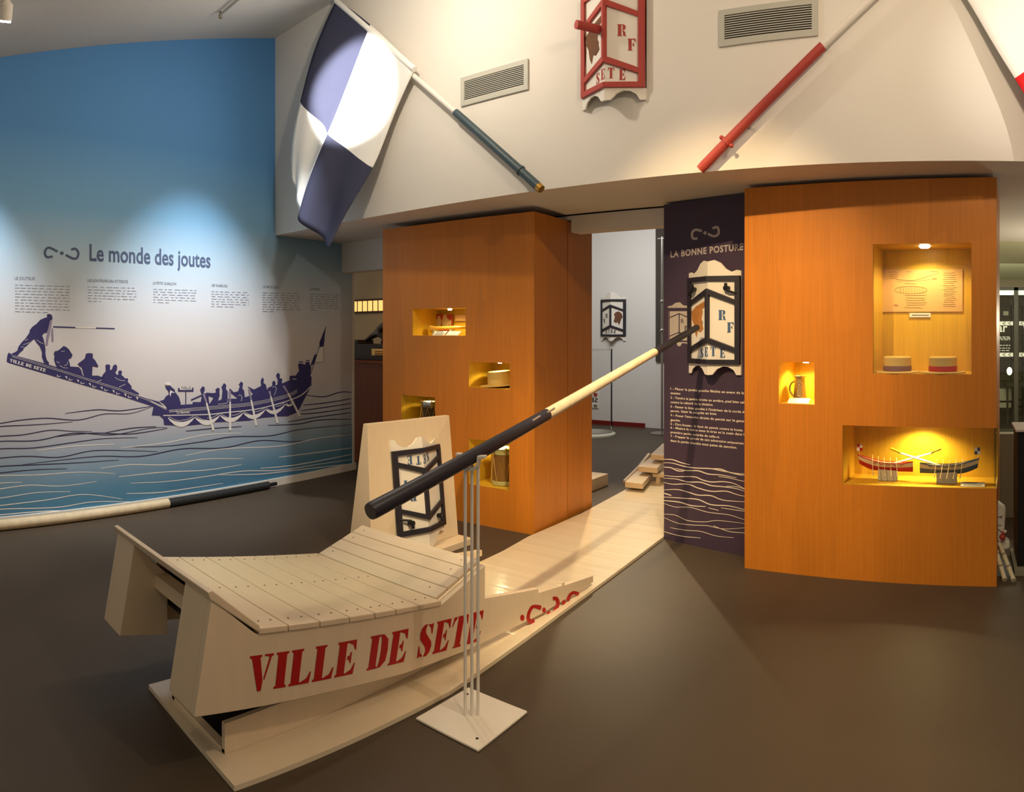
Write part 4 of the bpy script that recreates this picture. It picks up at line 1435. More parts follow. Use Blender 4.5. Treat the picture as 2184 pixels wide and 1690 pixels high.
card(LB, ua[0], ua[1], .03, zz1[0], .05, 'plain bright card below the middle of the wooden oboe', .035, 0)
pic = thing('musicians_picture', LB.hit(945, 690, .33), 'cut-out picture of musicians standing behind the wooden oboe', 'picture')
mb = MB()
NB = crop(860, 640, 6.035)
nf = lambda dw: (lambda x, y: LB.hit(x, y, .33 - dw))
mb.prism([nf(0)(*p) for p in NB([(395, 205), (440, 180), (640, 185), (640, 300), (600, 400), (420, 400)])], LB.n * .004)
mb.build('backing', mat('faded_red_print', (176, 70, 50), 0.7), pic)
mb = MB()
for pl in ([(418, 300), (425, 255), (445, 235), (440, 212), (460, 205), (478, 215), (478, 235), (495, 260), (490, 300), (475, 380), (430, 380)], [(500, 290), (505, 240), (515, 215), (512, 190), (560, 188), (560, 225), (585, 250), (590, 300), (580, 380), (505, 380)],
           [(590, 300), (592, 262), (608, 255), (622, 275), (612, 320), (600, 350)]):
    mb.poly([nf(.002)(*p) for p in NB(pl)])
mb.build('figures', M_skinprint, pic)
tagc = thing('caption_strip', LB.hit(985, 678, .33), 'cream caption card on the back wall of the oboe niche beside the musicians', 'label')
mb = MB()
mb.prism([nf(0)(*p) for p in NB([(665, 195), (830, 195), (830, 270), (665, 270)])], LB.n * .004)
mb.build('card', M_paper, tagc)

hp = LB.hit(1068, 812, .19)
ht = Matrix.Rotation(math.radians(-4), 4, 'Y') @ Matrix.Rotation(math.radians(3), 4, 'X')
boater((hp.x, hp.y, zz2[0] + .014), 'pale straw boater with a straw-coloured band in a golden niche above the drums', M_straw, 0.105, 0.118, tilt=ht)


def drum(p, r, h, label, shell, hoop, small=False):
    t = thing('drum', p, label, 'drum', 'drums in the niches')
    M = mat_at(p)
    mb = MB()
    mb.lathe([(r * .96, .02), (r * .96, h - .02)], M, 32)
    mb.build('shell', shell, t, smooth=True)
    for z0, z1_ in ((0.0, .035), (h - .05, h)):
        mb = MB()
        mb.lathe([(r * 1.0, z0), (r * 1.04, z0 + .004), (r * 1.04, z1_ - .004), (r, z1_), (r * .5, z1_)], M, 32)
        mb.build('hoop', hoop, t, smooth=True)
    n = 8
    pts = []
    for i in range(n * 2):
        q = 2 * PI * i / (n * 2) - 1.9
        z = h - .05 if i % 2 == 0 else .03
        pts.append(Vector(p) + Vector((r * 1.05 * math.cos(q), r * 1.05 * math.sin(q), z)))
    mb = MB()
    mb.tube(pts, .0035, 6, closed=True)
    mb.build('cords', M_cord, t)
    mb = MB()
    for i in range(6):
        q = 2 * PI * i / 6 - 1.75
        e = Vector((math.cos(q), math.sin(q), 0))
        mb.tube([Vector(p) + e * r * 1.07 + Vector((0, 0, h + .012)), Vector(p) + e * r * 1.07 + Vector((0, 0, h - .06))], .005, 8)
    mb.build('tension_hooks', M_brass, t)
    return t


dp = LB.hit(1074, 1030, .17)
drum((dp.x, dp.y, zz4[0] + .002), .098, .30, 'large brown drum with laced cords in the lowest niche behind the lance', M_drum, M_drumhoop)
dp = LB.hit(918, 890, .17)
drum((dp.x, dp.y, zz3[0] + .002), .085, .20, 'dark drum with bright metal hoops half hidden behind the white stand', mat('dark_drum_shell', (64, 50, 34), 0.4), M_steel)


# ------------------------------------------------------------------ platform boards on the floor
t = thing('floor_board', (-2.6, 3.2, 0), 'long white glossy floor board under the jousting platform', 'board')
mb = MB()
pl = [(-2.095, 1.245), (-2.05, 2.3), (-2.13, 3.34), (-2.235, 5.165), (-3.13, 5.165), (-3.118, 4.4), (-3.06, 4.0), (-2.871, 1.262)]
mb.prism([(x, y, 0.001) for x, y in pl], (0, 0, 0.019))
mb.build('sheet', M_board, t)
t2 = thing('floor_board', (-2.7, 5.8, 0), 'white glossy floor board continuing through the gap between the blocks', 'board')
mb = MB()
mb.prism([(x, y, 0.001) for x, y in [(-2.24, 5.172), (-2.31, 7.6), (-3.34, 7.6), (-3.13, 5.172)]], (0, 0, 0.017))
mb.build('sheet', M_board, t2)

# ------------------------------------------------------------------ jousting platform (the big white boat end)
boat = thing('jousting_platform', (-2.63, 2.3, 0.02), 'large white wooden boat-end jousting platform lettered VILLE DE SETE', 'platform')
XR, XL = -2.175, -3.09
top = [(1.2, .65), (1.385, .485), (2.375, .34), (2.70, .443), (2.70, .28), (3.165, .19), (3.165, .168), (3.40, .135), (3.405, .15), (3.43, .147), (3.43, .128), (3.76, .085), (3.76, .045)]
bot = [(3.2, .042), (2.57, .07), (2.15, .108), (1.72, .172), (1.13, .25)]
for X, d in ((XR, -0.035), (XL, 0.035)):
    mb = MB()
    mb.prism([(X, y, z) for y, z in top + bot], (d, 0, 0))
    mb.build('side_board', M_boat, boat, bevel=0.003)
# thick end cheeks
for x0, x1 in ((XR - .036, XR - .21), (XL + .036, XL + .20)):
    mb = MB()
    mb.prism([(x0, y, z) for y, z in [(1.2, .648), (1.365, .492), (1.365, .217), (1.13, .25)]], (x1 - x0, 0, 0))
    mb.build('end_cheek', M_boat, boat, bevel=0.003)
# raised lip at the end
mb = MB()
mb.prism([(XL - .005, y, z) for y, z in [(1.19, .652), (1.40, .487), (1.40, .515), (1.20, .682), (1.18, .680)]], (XR + .005 - XL + .005, 0, 0))
mb.build('lip', M_boat, boat, bevel=0.004)
mb = MB()
mb.box(XL + .2, XR - .21, 1.30, 1.36, .44, .50)
mb.build('cross_beam', M_boat, boat)
mb = MB()
mb.tube([(-3.045, 1.475, .365), (-2.42, 1.475, .365)], .082, 24)
mb.build('roller', M_black, boat, smooth=True)
# deck planks
edges = [545, 613, 680, 743, 797, 842, 892, 938]
ys = [onx(e, 1330, XR).y for e in edges]
ys[0], ys[-1] = 1.392, 2.375
zd = lambda y: .487 + (.342 - .487) * (y - 1.385) / (2.375 - 1.385)
for a, b in zip(ys[:-1], ys[1:]):
    a2, b2 = a + .0025, b - .0025
    mb = MB()
    mb.prism([(XL - .006, a2, zd(a2)), (XL - .006, b2, zd(b2)), (XL - .006, b2, zd(b2) + .022), (XL - .006, a2, zd(a2) + .022)], (XR + .008 - XL + .006, 0, 0))
    mb.build('deck_plank', M_boat, boat, bevel=0.003)
zr = lambda y: .345 + (.447 - .345) * (y - 2.375) / (2.70 - 2.375)
yr = [2.378, 2.46, 2.54, 2.62, 2.70]
for a, b in zip(yr[:-1], yr[1:]):
    a2, b2 = a + .002, b - .002
    mb = MB()
    mb.prism([(XL + .0, a2, zr(a2) - .002), (XL + .0, b2, zr(b2) - .002), (XL, b2, zr(b2) + .018), (XL, a2, zr(a2) + .018)], (XR - .036 - XL, 0, 0))
    mb.build('riser_plank', M_boat, boat, bevel=0.003)
# screws in the planks
mb = MB()
for a, b in zip(ys[:-1], ys[1:]):
    for f in (.3, .72):
        y = a + (b - a) * f
        for x in (XL + .05, XL + .46, XR - .06):
            mb.tube([(x, y, zd(y) + .0221), (x, y, zd(y) + .0232)], .0045, 8)
for x in (XL + .06, XR - .12):
    for y in (2.43, 2.58, 2.66):
        mb.tube([(x, y, zr(y) + .0181), (x, y, zr(y) + .0192)], .0045, 8)
mb.build('screw_heads', mat('rusty_screw', (92, 76, 58), 0.6), boat)
# support frame
mb = MB()
mb.prism([(-2.27, y, z) for y, z in [(1.307, .021), (2.7, .021), (2.7, .05), (2.15, .10), (1.55, .14), (1.307, .134)]], (-.022, 0, 0))
mb.prism([(-2.70, y, z) for y, z in [(1.307, .021), (2.7, .021), (2.7, .05), (2.15, .10), (1.55, .14), (1.307, .134)]], (-.022, 0, 0))
mb.box(-2.725, -2.272, 1.307, 1.34, .021, .034)
mb.box(-2.72, -2.272, 2.66, 2.70, .021, .05)
mb.box(-2.70, -2.292, 1.9, 1.94, .021, .10)
mb.build('support_frame', M_boat, boat)
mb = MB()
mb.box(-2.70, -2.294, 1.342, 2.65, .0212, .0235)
mb.build('inner_shade', M_shadowgap, boat)  # dark sheet painting in the shade inside the support frame
for X in (XR - .05, XL + .05):
    mb = MB()
    mb.prism([(X, y, z) for y, z in [(2.70, .262), (3.16, .172), (3.16, .13), (2.70, .2)]], (.012 if X < -2.6 else -.012, 0, 0))
    mb.build('inner_rail', M_boat, boat)
# lettering on the side
tl, tr, bl, br = (529, 1401), (1031, 1302), (533, 1478), (1026, 1366)
XT = XR + .0015
QTL, QTR, QBL, QBR = [onx(*p, XT) for p in (tl, tr, bl, br)]
mb = MB()
stencil(mb, 'VILLE DE SETE', lambda s, t_: (QBL + (QBR - QBL) * s) * (1 - t_) + (QTL + (QTR - QTL) * s) * t_, slant=0.16)
mb.build('lettering', M_red, boat)
mb = MB()
CB = crop(700, 1180, 3.313)
sx = lambda x, y: onx(x, y, XT)
for cx_, cy_, r_ in ((1372, 458, 15), (1526, 404, 13), (1665, 350, 13)):
    mb.poly([sx(*p) for p in CB(disc2d(cx_, cy_, r_, 14, r_ * 1.5))])
stroke(mb, smooth_line(CB([(1505, 388), (1450, 378), (1422, 415), (1414, 460), (1430, 486), (1458, 478)])), [9, 9.5, 9, 8, 7, 7, 7, 7, 7, 7, 7, 7, 7, 7, 7.5, 7.5, 8, 8.5, 9, 9, 9, 9.5, 10, 10, 10, 10], sx)
stroke(mb, smooth_line(CB([(1548, 420), (1580, 430), (1606, 400), (1624, 355), (1612, 322), (1588, 324)])), 8.0, sx)
stroke(mb, smooth_line(CB([(1692, 338), (1706, 302), (1735, 280), (1772, 292)])), 7.0, sx)
mb.build('hook_motif', M_red, boat)

# ------------------------------------------------------------------ lance rest and the long lance
stand = thing('lance_rest', (-1.86, 2.225, 0), 'white metal stand on a square base plate holding the long lance', 'stand')
mb = MB()
mb.hexa([(-2.022, 2.056, .001), (-1.69, 2.056, .001), (-1.70, 2.392, .001), (-2.022, 2.392, .001), (-2.022, 2.056, .012), (-1.69, 2.056, .012), (-1.70, 2.392, .012), (-2.022, 2.392, .012)])
mb.build('base_plate', M_white, stand, bevel=0.004)
mb = MB()
for x, y in ((-1.985, 2.34), (-1.74, 2.11)):
    mb.tube([(x, y, .012), (x, y, .0135)], .006, 10)
mb.build('bolts', M_black, stand)
rods = [(-1.883, 2.206), (-1.862, 2.224), (-1.842, 2.240)]
for i, (x, y) in enumerate(rods):
    mb = MB()
    mb.tube([(x, y, .012), (x, y, 1.05)], .0068, 10)
    mb.build('rod', M_white, stand, smooth=True)
mb = MB()
cs = [(-.075, .105), (-.078, .088), (-.045, .075), (-.037, .03), (-.015, .008), (.015, .008), (.037, .03), (.045, .075), (.078, .088), (.075, .105), (.03, .08)]
outl = [(-.055, .062), (-.036, .058), (-.033, .025), (-.012, .004), (.012, .004), (.033, .025), (.036, .055), (.058, .060), (.058, .072), (.028, .068), (.026, .034), (.009, .016), (-.009, .016), (-.026, .034), (-.028, .072), (-.055, .074)]
cdir = Vector((.95, .31, 0))
mb.prism([Vector((-1.862, 2.208, 1.017)) + cdir * x * 1.15 + Vector((0, 0, z)) for x, z in outl], Vector((-.31, .95, 0)) * .03)
mb.build('cradle', M_white, stand, bevel=0.002)

l0 = Vector((-1.872, 1.672, .953))
l1 = ony(1486, 699, 4.62)
lance = thing('jousting_lance', l0.lerp(l1, .19), 'long dark and white lance resting on the white metal stand, tip against the panel shield', 'lance')


def lpt(x):
    """point of the lance seen at picture column x"""
    a = (x - X0) / R_PX - A0
    n = Vector((math.cos(a), -math.sin(a), 0))
    d = l1 - l0
    return -(l0.dot(n)) / d.dot(n)


s1, s2 = lpt(1166), lpt(1396)
rad = lambda s: .032 - .010 * s
D_ = l1 - l0
mb = MB()
mb.tube([l0, l0 + D_ * .004, l0 + D_ * (s1 / 2), l0 + D_ * s1], [.030, .0325, rad(s1 / 2), rad(s1)], 20)
mb.build('grip', M_navy, lance, smooth=True)
mb = MB()
mb.tube([l0 + D_ * s1, l0 + D_ * ((s1 + s2) / 2), l0 + D_ * s2], [rad(s1), rad((s1 + s2) / 2), rad(s2)], 20)
mb.build('shaft', M_lancewood, lance, smooth=True)
mb = MB()
mb.tube([l0 + D_ * s2, l1], [rad(s2), rad(1)], 20)
mb.build('tip', M_navy, lance, smooth=True)
mb = MB()
for s in (.335, .375):
    q = l0 + D_ * s + Vector((0, 0, rad(s) * .72)) + Vector((.022, -.006, 0))
    mb.hexa([q + Vector(v) for v in ((-.004, -.03, -.012), (.004, -.03, -.012), (.004, .03, .004), (-.004, .03, .004), (-.004, -.03, -.006), (.004, -.03, -.006), (.004, .03, .010), (-.004, .03, .010))])
mb.build('chipped_patch', mat('chipped_paint', (150, 132, 120), 0.6), lance)

# lance on the floor by the blue wall
f0 = BW.pt(BW.uz(0, 1100)[0] - .9, -.15, .045)
f1 = BW.pt(BW.uz(572, 1033, -.07)[0], -.07, .038)
fm = BW.hit(360, 1065, -.11)
fm = f0 + (f1 - f0) * ((fm - f0).dot(f1 - f0) / (f1 - f0).length_squared)
fl = thing('jousting_lance', (fm.x, fm.y, 0), 'thick white and dark lance lying on the floor along the blue wall', 'lance')
mb = MB()
mb.tube([f0, f0.lerp(fm, .5), fm], [.045, .043, .041], 18)
mb.build('shaft', M_lancewood, fl, smooth=True)
mb = MB()
mb.tube([fm, f1], [.040, .037], 18)
mb.build('grip', mat('dark_green_grey_paint', (44, 46, 46), 0.4, var=.2, vscale=20), fl, smooth=True)
mb = MB()
dv = (f1 - fm).normalized()
mb.tube([f1, f1 + dv * .11], [.020, .018], 14)
mb.build('ferrule', M_black, fl, smooth=True)

# ------------------------------------------------------------------ white display stand with the upside-down shield
SB = Frame((-3.52, 3.15), (-3.507, 4.02))
st = thing('display_stand', SB.pt(.43, .1, 0), 'white A-shaped board stand carrying an upside-down shield', 'stand')
mb = MB()
bl_, br_ = Vector((-3.515, 3.155, .05)), Vector((-3.50, 4.02, .05))
tl_, tr_ = Vector((-3.615, 3.205, .955)), Vector((-3.555, 3.98, .955))
bk = Vector((-1, 0, 0))
mb.hexa([bl_, br_, br_ + bk * .25, bl_ + bk * .25, tl_, tr_, tr_ + bk * .045, tl_ + bk * .045])
mb.build('board', M_boat, st, bevel=0.003)
mb = MB()
mb.box(-3.80, -3.365, 3.10, 4.03, .002, .05)
mb.build('foot', M_boat, st, bevel=0.003)
nS = Vector((.993, 0, .11)).normalized()
rS = Vector((.02, 1, 0)).normalized()
uS = nS.cross(rS).normalized()
if uS.z < 0: uS = -uS
oS = (bl_ + br_) / 2
kk = (0.165 - .05) / uS.z
oS = oS + Vector((tl_.x / 2 + tr_.x / 2 - oS.x, 0, 0)) * ((0.165 - .05) / .905) + Vector((.004, .03, .165 - .05))
shield('jousting_shield', oS, rS, uS, nS, 'clean dark-framed shield hung upside down on the white board stand', M_navy, M_blue, hw=0.238, h=0.59, D=0.075, flip=-1, wear=None, group='jousting shields')

# ------------------------------------------------------------------ far room things
# stepped white boat end on the second board
sr = thing('stepped_ramp', onz(1370, 1035), 'white stepped wooden ramp on the floor board beyond the gap', 'ramp')
CG = crop(1200, 860, 3.84)
for top_, z in (([(510, 645), (655, 660), (745, 555), (615, 545)], .10), ([(618, 518), (775, 532), (850, 455), (720, 442)], .19), ([(722, 420), (850, 430), (905, 340), (820, 330)], .28)):
    P = [onz(*p, z) for p in CG(top_)]
    mb = MB()
    mb.prism(P, (0, 0, -.055))
    mb.build('tread', M_boat, sr, bevel=0.003)
mb = MB()
a, b, c = [onz(*p, z) for p, z in ((CG([(655, 660)])[0], .045), (CG([(775, 532)])[0], .135), (CG([(850, 430)])[0], .225))]
for off in (Vector((-.01, .02, 0)), Vector((-.22, .05, 0))):
    mb.prism([a + off, b + off, c + off, Vector((c.x, c.y, .02)) + off, Vector((a.x, a.y, .02)) + off], (-.03, 0, 0))
mb.build('string_board', M_boat, sr)
q = onz(1403, 1010, .12)
mb = MB()
mb.box(q.x - .05, q.x + .5, q.y - .02, q.y + .16, .085, .12)
mb.box(q.x - .02, q.x + .02, q.y, q.y + .04, .018, .085)
mb.box(q.x + .40, q.x + .44, q.y, q.y + .04, .018, .085)
mb.build('side_bench', M_boat, sr)
wbx = thing('white_plinth', onz(1258, 1030), 'small white plinth end just showing past the drum block, on the floor', 'plinth')
p = onz(1266, 1022, .12)
mb = MB()
mb.box(p.x - .5, p.x, p.y - .02, p.y + .3, .0, .12)
mb.build('plinth', M_boat, wbx, bevel=.004)

cy0 = Vector((-5.40, 9.30, 0))
cyl = thing('acrylic_display_case', cy0, 'clear round acrylic display case standing in the far room', 'display case')
mb = MB()
M = mat_at(cy0)
mb.lathe([(.31, .06), (.31, 1.30)], M, 40, caps=False)
mb.build('wall', M_acryl, cyl, smooth=True)
mb = MB()
mb.lathe([(.36, .002), (.36, .03), (.32, .05)], M, 40)
mb.build('base', M_acrylic, cyl, smooth=True)
mb = MB()
mb.lathe([(.315, 1.30), (.315, 1.315)], M, 40)
mb.build('lid', M_acryl, cyl, smooth=True)
sg_ = thing('printed_sign', (-5.72, 10.40, .4), 'small red and white sign low on the far wall behind the acrylic case', 'sign')
s0, s1_ = ony(1225, 835, 10.40), ony(1276, 871, 10.40)
mb = MB()
mb.box(s0.x, s1_.x, 10.40, 10.419, s1_.z, s0.z)
mb.build('sheet', M_card, sg_)
mb = MB()
for i in range(4):
    x = s1_.x - .02 - i * .1
    mb.box(x - .07, x, 10.397, 10.40, s0.z - .07, s0.z - .01)
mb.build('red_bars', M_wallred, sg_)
mb = MB()
for i in range(4):
    x = s1_.x - .02 - i * .1
    mb.box(x - .07, x, 10.397, 10.40, s1_.z + .01, s1_.z + .06)
mb.build('grey_bars', M_greywall, sg_)
mb = MB()
font_on(mb, 'SET', (s1_.x - .01, 10.397, s1_.z + .10), (s1_.x - .25, 10.397, s1_.z + .10), (0, 0, 1), .075)
mb.build('lettering', M_black, sg_)

fx0, fx1 = ony(1398, 600, 10.38).x, ony(1425, 600, 10.38).x
ban = thing('dark_banner', (fx0 + .1, 10.3, 1.1), 'narrow dark hanging banner on the far wall next to the aubergine panel', 'banner')
mb = MB()
mb.box(fx0, fx1 + .25, 10.385, 10.418, 1.09, 3.32)
mb.build('cloth', mat('charcoal_cloth', (70, 64, 58), .8), ban)
sx_ = ony(1412, 700, 9.9)
cs_ = thing('chrome_stand', (sx_.x, 9.9, 0), 'thin chrome pole stand in front of the dark banner', 'stand')
mb = MB()
mb.tube([(sx_.x, 9.9, .02), (sx_.x, 9.9, 3.05)], .018, 12)
mb.build('pole', M_steel, cs_, smooth=True)
mb = MB()
mb.tube([(sx_.x - .07, 9.9, 3.02), (sx_.x + .07, 9.9, 3.02)], .015, 10)
for z in (2.05, 1.6, 1.35):
    mb.ball((sx_.x, 9.9, z), .035, 12)
mb.build('fittings', M_steel, cs_, smooth=True)
mb = MB()
mb.lathe([(.18, .002), (.18, .015), (.03, .03)], mat_at((sx_.x, 9.9, 0)), 24)
mb.build('foot', M_steel, cs_, smooth=True)

# passage: cabinet, statue, light screen
cab = thing('low_cabinet', (-6.2, 5.95, 0), 'brown wooden cabinet in the passage behind the blue wall', 'cabinet')
mb = MB()
mb.box(-6.95, -5.45, 5.62, 6.40, .0, 1.205)
mb.build('body', M_brown, cab)
mb = MB()
mb.box(-6.97, -5.43, 5.60, 6.42, 1.205, 1.23)
mb.build('top', M_brown, cab, bevel=.003)
sw = 5.9


def sp_(x, y, Y=sw): return ony(x, y, Y)


sta = thing('jouster_statue', sp_(795, 765), 'dark bronze statue of a leaning jouster on the brown cabinet', 'statue')
a, b = sp_(759, 769), sp_(850, 735)
mb = MB()
mb.box(a.x, b.x, 5.78, 6.05, 1.232, b.z)
mb.hexa([Vector((a.x, 5.78, b.z)), Vector((sp_(778, 730).x, 5.78, b.z)), Vector((sp_(778, 730).x, 6.05, b.z)), Vector((a.x, 6.05, b.z)), Vector((a.x, 5.78, b.z + .05)), Vector((sp_(778, 730).x, 5.78, b.z + .05)), Vector((sp_(778, 730).x, 6.05, b.z + .05)), Vector((a.x, 6.05, b.z + .05))])
mb.build('pedestal', M_bronze, sta, bevel=.004)
pa, pb_ = sp_(793, 744, 5.775), sp_(840, 760, 5.775)
mb = MB()
mb.box(pa.x, pb_.x, 5.772, 5.78, pb_.z, pa.z)
mb.build('name_plate', mat('brass_plate', (236, 200, 120), .35, .5), sta)
mb = MB()
pz = [pa.z - .03, pa.z - .055, pa.z - .075]
for i, z in enumerate(pz):
    mb.box(pa.x + .06, pb_.x - .05 - .03 * i, 5.769, 5.772, z - .006, z + .006)
mb.build('plate_text', M_ink, sta)


def skin_body(name, chains, radii, material, parent, levels=2):
    """chains: list of vertex index paths over a dict of points"""
    pts = list(radii.keys())
    idx = {k: i for i, k in enumerate(pts)}
    me = bpy.data.meshes.new(name)
    off = wloc(parent)
    ed = []
    for ch in chains:
        for p, q_ in zip(ch[:-1], ch[1:]):
            ed.append((idx[p], idx[q_]))
    me.from_pydata([Vector(radii[k][0]) - off for k in pts], ed, [])
    o = bpy.data.objects.new(name, me)
    COL.objects.link(o)
    o.parent = parent
    md = o.modifiers.new('skin', 'SKIN')
    md.use_smooth_shade = True
    for i, k in enumerate(pts):
        r = radii[k][1]
        me.skin_vertices[0].data[i].radius = (r, r)
        me.skin_vertices[0].data[i].use_root = (i == 0)
    sb = o.modifiers.new('sub', 'SUBSURF')
    sb.levels = levels
    sb.render_levels = levels
    me.materials.append(material)
    return o


def P_(x, y, dy=0): return tuple(sp_(x, y, sw + dy))


skin_body('figure', [['pel', 'waist', 'chest', 'neck', 'head'], ['pel', 'hipb', 'kneeb', 'ankb', 'toeb'], ['pel', 'hipf', 'kneef', 'ankf', 'toef'], ['chest', 'sh', 'el', 'ha'], ['chest', 'sh2', 'el2', 'ha2']],
          {'pel': (P_(808, 708), .055), 'waist': (P_(813, 702), .06), 'chest': (P_(820, 693), .07), 'neck': (P_(824, 688), .03), 'head': (P_(826, 682), .045),
           'hipb': (P_(803, 712, .04), .045), 'kneeb': (P_(790, 720, .04), .034), 'ankb': (P_(776, 731, .04), .022), 'toeb': (P_(772, 733, .02), .02),
           'hipf': (P_(811, 713, -.04), .045), 'kneef': (P_(820, 722, -.04), .034), 'ankf': (P_(815, 733, -.04), .024), 'toef': (P_(821, 734, -.05), .02),
           'sh': (P_(824, 697, -.07), .03), 'el': (P_(832, 706, -.08), .024), 'ha': (P_(842, 702, -.06), .02),
           'sh2': (P_(822, 696, .07), .03), 'el2': (P_(832, 702, .09), .024), 'ha2': (P_(842, 708, .06), .02)}, M_bronze, sta)
scr = thing('lit_frame', sp_(788, 655, 6.44), 'row of six small backlit panes in a dark frame on the passage wall', 'light frame')
a, b = ony(755, 640, 6.44), ony(821, 667, 6.44)
mb = MB()
mb.box(a.x, b.x, 6.415, 6.45, b.z, a.z)
mb.build('frame', mat('dark_wood_frame', (70, 40, 20), .5), scr)
wpx = (b.x - a.x) / 6
for i in range(6):
    mb = MB()
    x = a.x + wpx * i
    mb.box(x + wpx * .12, x + wpx * .88, 6.408, 6.414, b.z + .025, a.z - .025)
    mb.build('pane', M_softglow, scr)

# ------------------------------------------------------------------ ceiling bits
sp0 = Vector((-4.66, .99, 3.70))
spt = thing('spotlight', sp0, 'glowing round spotlight under the sloping ceiling above the blue wall', 'spotlight')
ax = Matrix.Rotation(math.radians(25), 4, 'Y')
mb = MB()
M = mat_at(sp0, ax)
mb.lathe([(.042, .0), (.05, .0), (.05, .1), (.02, .13)], M, 20)
mb.build('housing', M_white, spt, smooth=True)
mb = MB()
mb.lathe([(.041, -.012), (.044, -.002), (.03, .001)], M, 20)
mb.build('bulb', M_lampglow2, spt, smooth=True)
mb = MB()
mb.tube([sp0 + Vector((.05, 0, .1)), Vector((sp0.x + .05, sp0.y, CEIL(sp0.x, sp0.y)))], .012, 8)
mb.build('stem', M_white, spt)


def onceil(x, y):
    r = ray(x, y)
    # 1.6 + r.z t = 4.56 + .27 (r.y t - 3.86) + .015 (r.x t + 6)
    t = (4.56 - .27 * 3.86 + .09 - EYE) / (r.z - .27 * r.y - .015 * r.x)
    return EYEV + r * t


k0, k1 = onceil(470, 24), onceil(515, -14)
trk = thing('ceiling_track', k0, 'thin dark track rail on the sloping ceiling near the navy flag', 'track')
mb = MB()
mb.tube([k0 - Vector((0, 0, .03)), k1 - Vector((0, 0, .03))], .012, 8)
mb.build('rail', M_vent, trk)
mb = MB()
mb.tube([k0 - Vector((0, 0, .03)), k0 - Vector((0, .0, .06))], .016, 8)
mb.tube([k0 - Vector((0, 0, .03)), k0 + Vector((0, 0, .03))], .008, 8)
mb.build('end_clip', M_greywall, trk)

# ------------------------------------------------------------------ right edge: reception side
m = MB()
m.hexa([(-.6, 7.7, 2.575), (4.5, 7.7, 2.575), (4.5, 10.5, 2.356), (-.6, 10.5, 2.356), (-.6, 7.7, 2.7), (4.5, 7.7, 2.7), (4.5, 10.5, 2.5), (-.6, 10.5, 2.5)])
struct(m.build('ceiling_4', mat('pale_green_plaster', (206, 204, 168), .85)), 'pale ceiling over the entrance')
dlp = Vector((.33, 8.9, 2.575 - .219 * 1.2 / 2.8))
dl = thing('recessed_lamp', dlp, 'small flat recessed lamp lit in the pale ceiling above the glass door', 'lamp')
mb = MB()
mb.lathe([(.062, 0), (.062, .012), (.05, .014)], mat_at(dlp - Vector((0, 0, .02))), 24)
mb.build('lens', M_downglow, dl, smooth=True)
Yd = 10.5
X_ = lambda px_: ony(px_, 700, Yd).x
Z_ = lambda py_: ony(2160, py_, Yd).z
m = MB()
m.box(-.6, 4.5, Yd, Yd + .2, Z_(613), 2.36)
struct(m.build('wall_entrance', mat('taupe_paint', (126, 112, 92), .8)), 'taupe lintel over the glass entrance')
door = thing('glass_door', (X_(2165), Yd, 0), 'dark-framed glazed entrance door with arrow stickers beyond the model boats block', 'door')
mb = MB()
for xa, xb in ((2100, 2108), (2163, 2172), (2226, 2234)):
    mb.box(X_(xa), X_(xb), Yd + .02, Yd + .08, 0, Z_(613))
mb.box(X_(2100), X_(2234), Yd + .02, Yd + .08, Z_(619), Z_(613))
mb.box(X_(2100), X_(2234), Yd + .02, Yd + .08, 0, .12)
mb.build('frame', M_darkmetal, door)
mb = MB()
mb.box(X_(2108), X_(2163), Yd + .045, Yd + .052, .12, Z_(619))
mb.box(X_(2172), X_(2226), Yd + .045, Yd + .052, .12, Z_(619))
mb.build('glass', M_glassdoor, door)
mb = MB()
for yc in (690, 757):
    for xa, xb in ((2112, 2161), (2174, 2224)):
        mb.box(X_(xa), X_(xb), Yd + .035, Yd + .043, Z_(yc + 4.2), Z_(yc - 4.2))
mb.build('sticker_band', M_card, door)
mb = MB()
for yc in (690, 757):
    for x in (2118, 2130, 2142, 2154, 2180, 2192, 2204):
        for s in (-1, 1):
            stroke(mb, [(x - 3, yc), (x + 3, yc + s * 3.4)], 1.5, lambda px_, py_: Vector((X_(px_), Yd + .033, Z_(py_))))
mb.build('sticker_arrows', M_greywall, door)
mb = MB()
font_on(mb, 'bar', (X_(2116), Yd + .04, Z_(708)), (X_(2149), Yd + .04, Z_(708)), (0, 0, 1), .13)
rnd = random.Random(5)
for y in (719, 722, 725, 737, 743, 748):
    x = 2130
    while x < 2153:
        w_ = rnd.uniform(3, 8)
        stroke(mb, [(x, y), (min(x + w_, 2155), y)], 1.3, lambda px_, py_: Vector((X_(px_), Yd + .04, Z_(py_))))
        x += w_ + 2
mb.build('white_lettering', M_card, door)
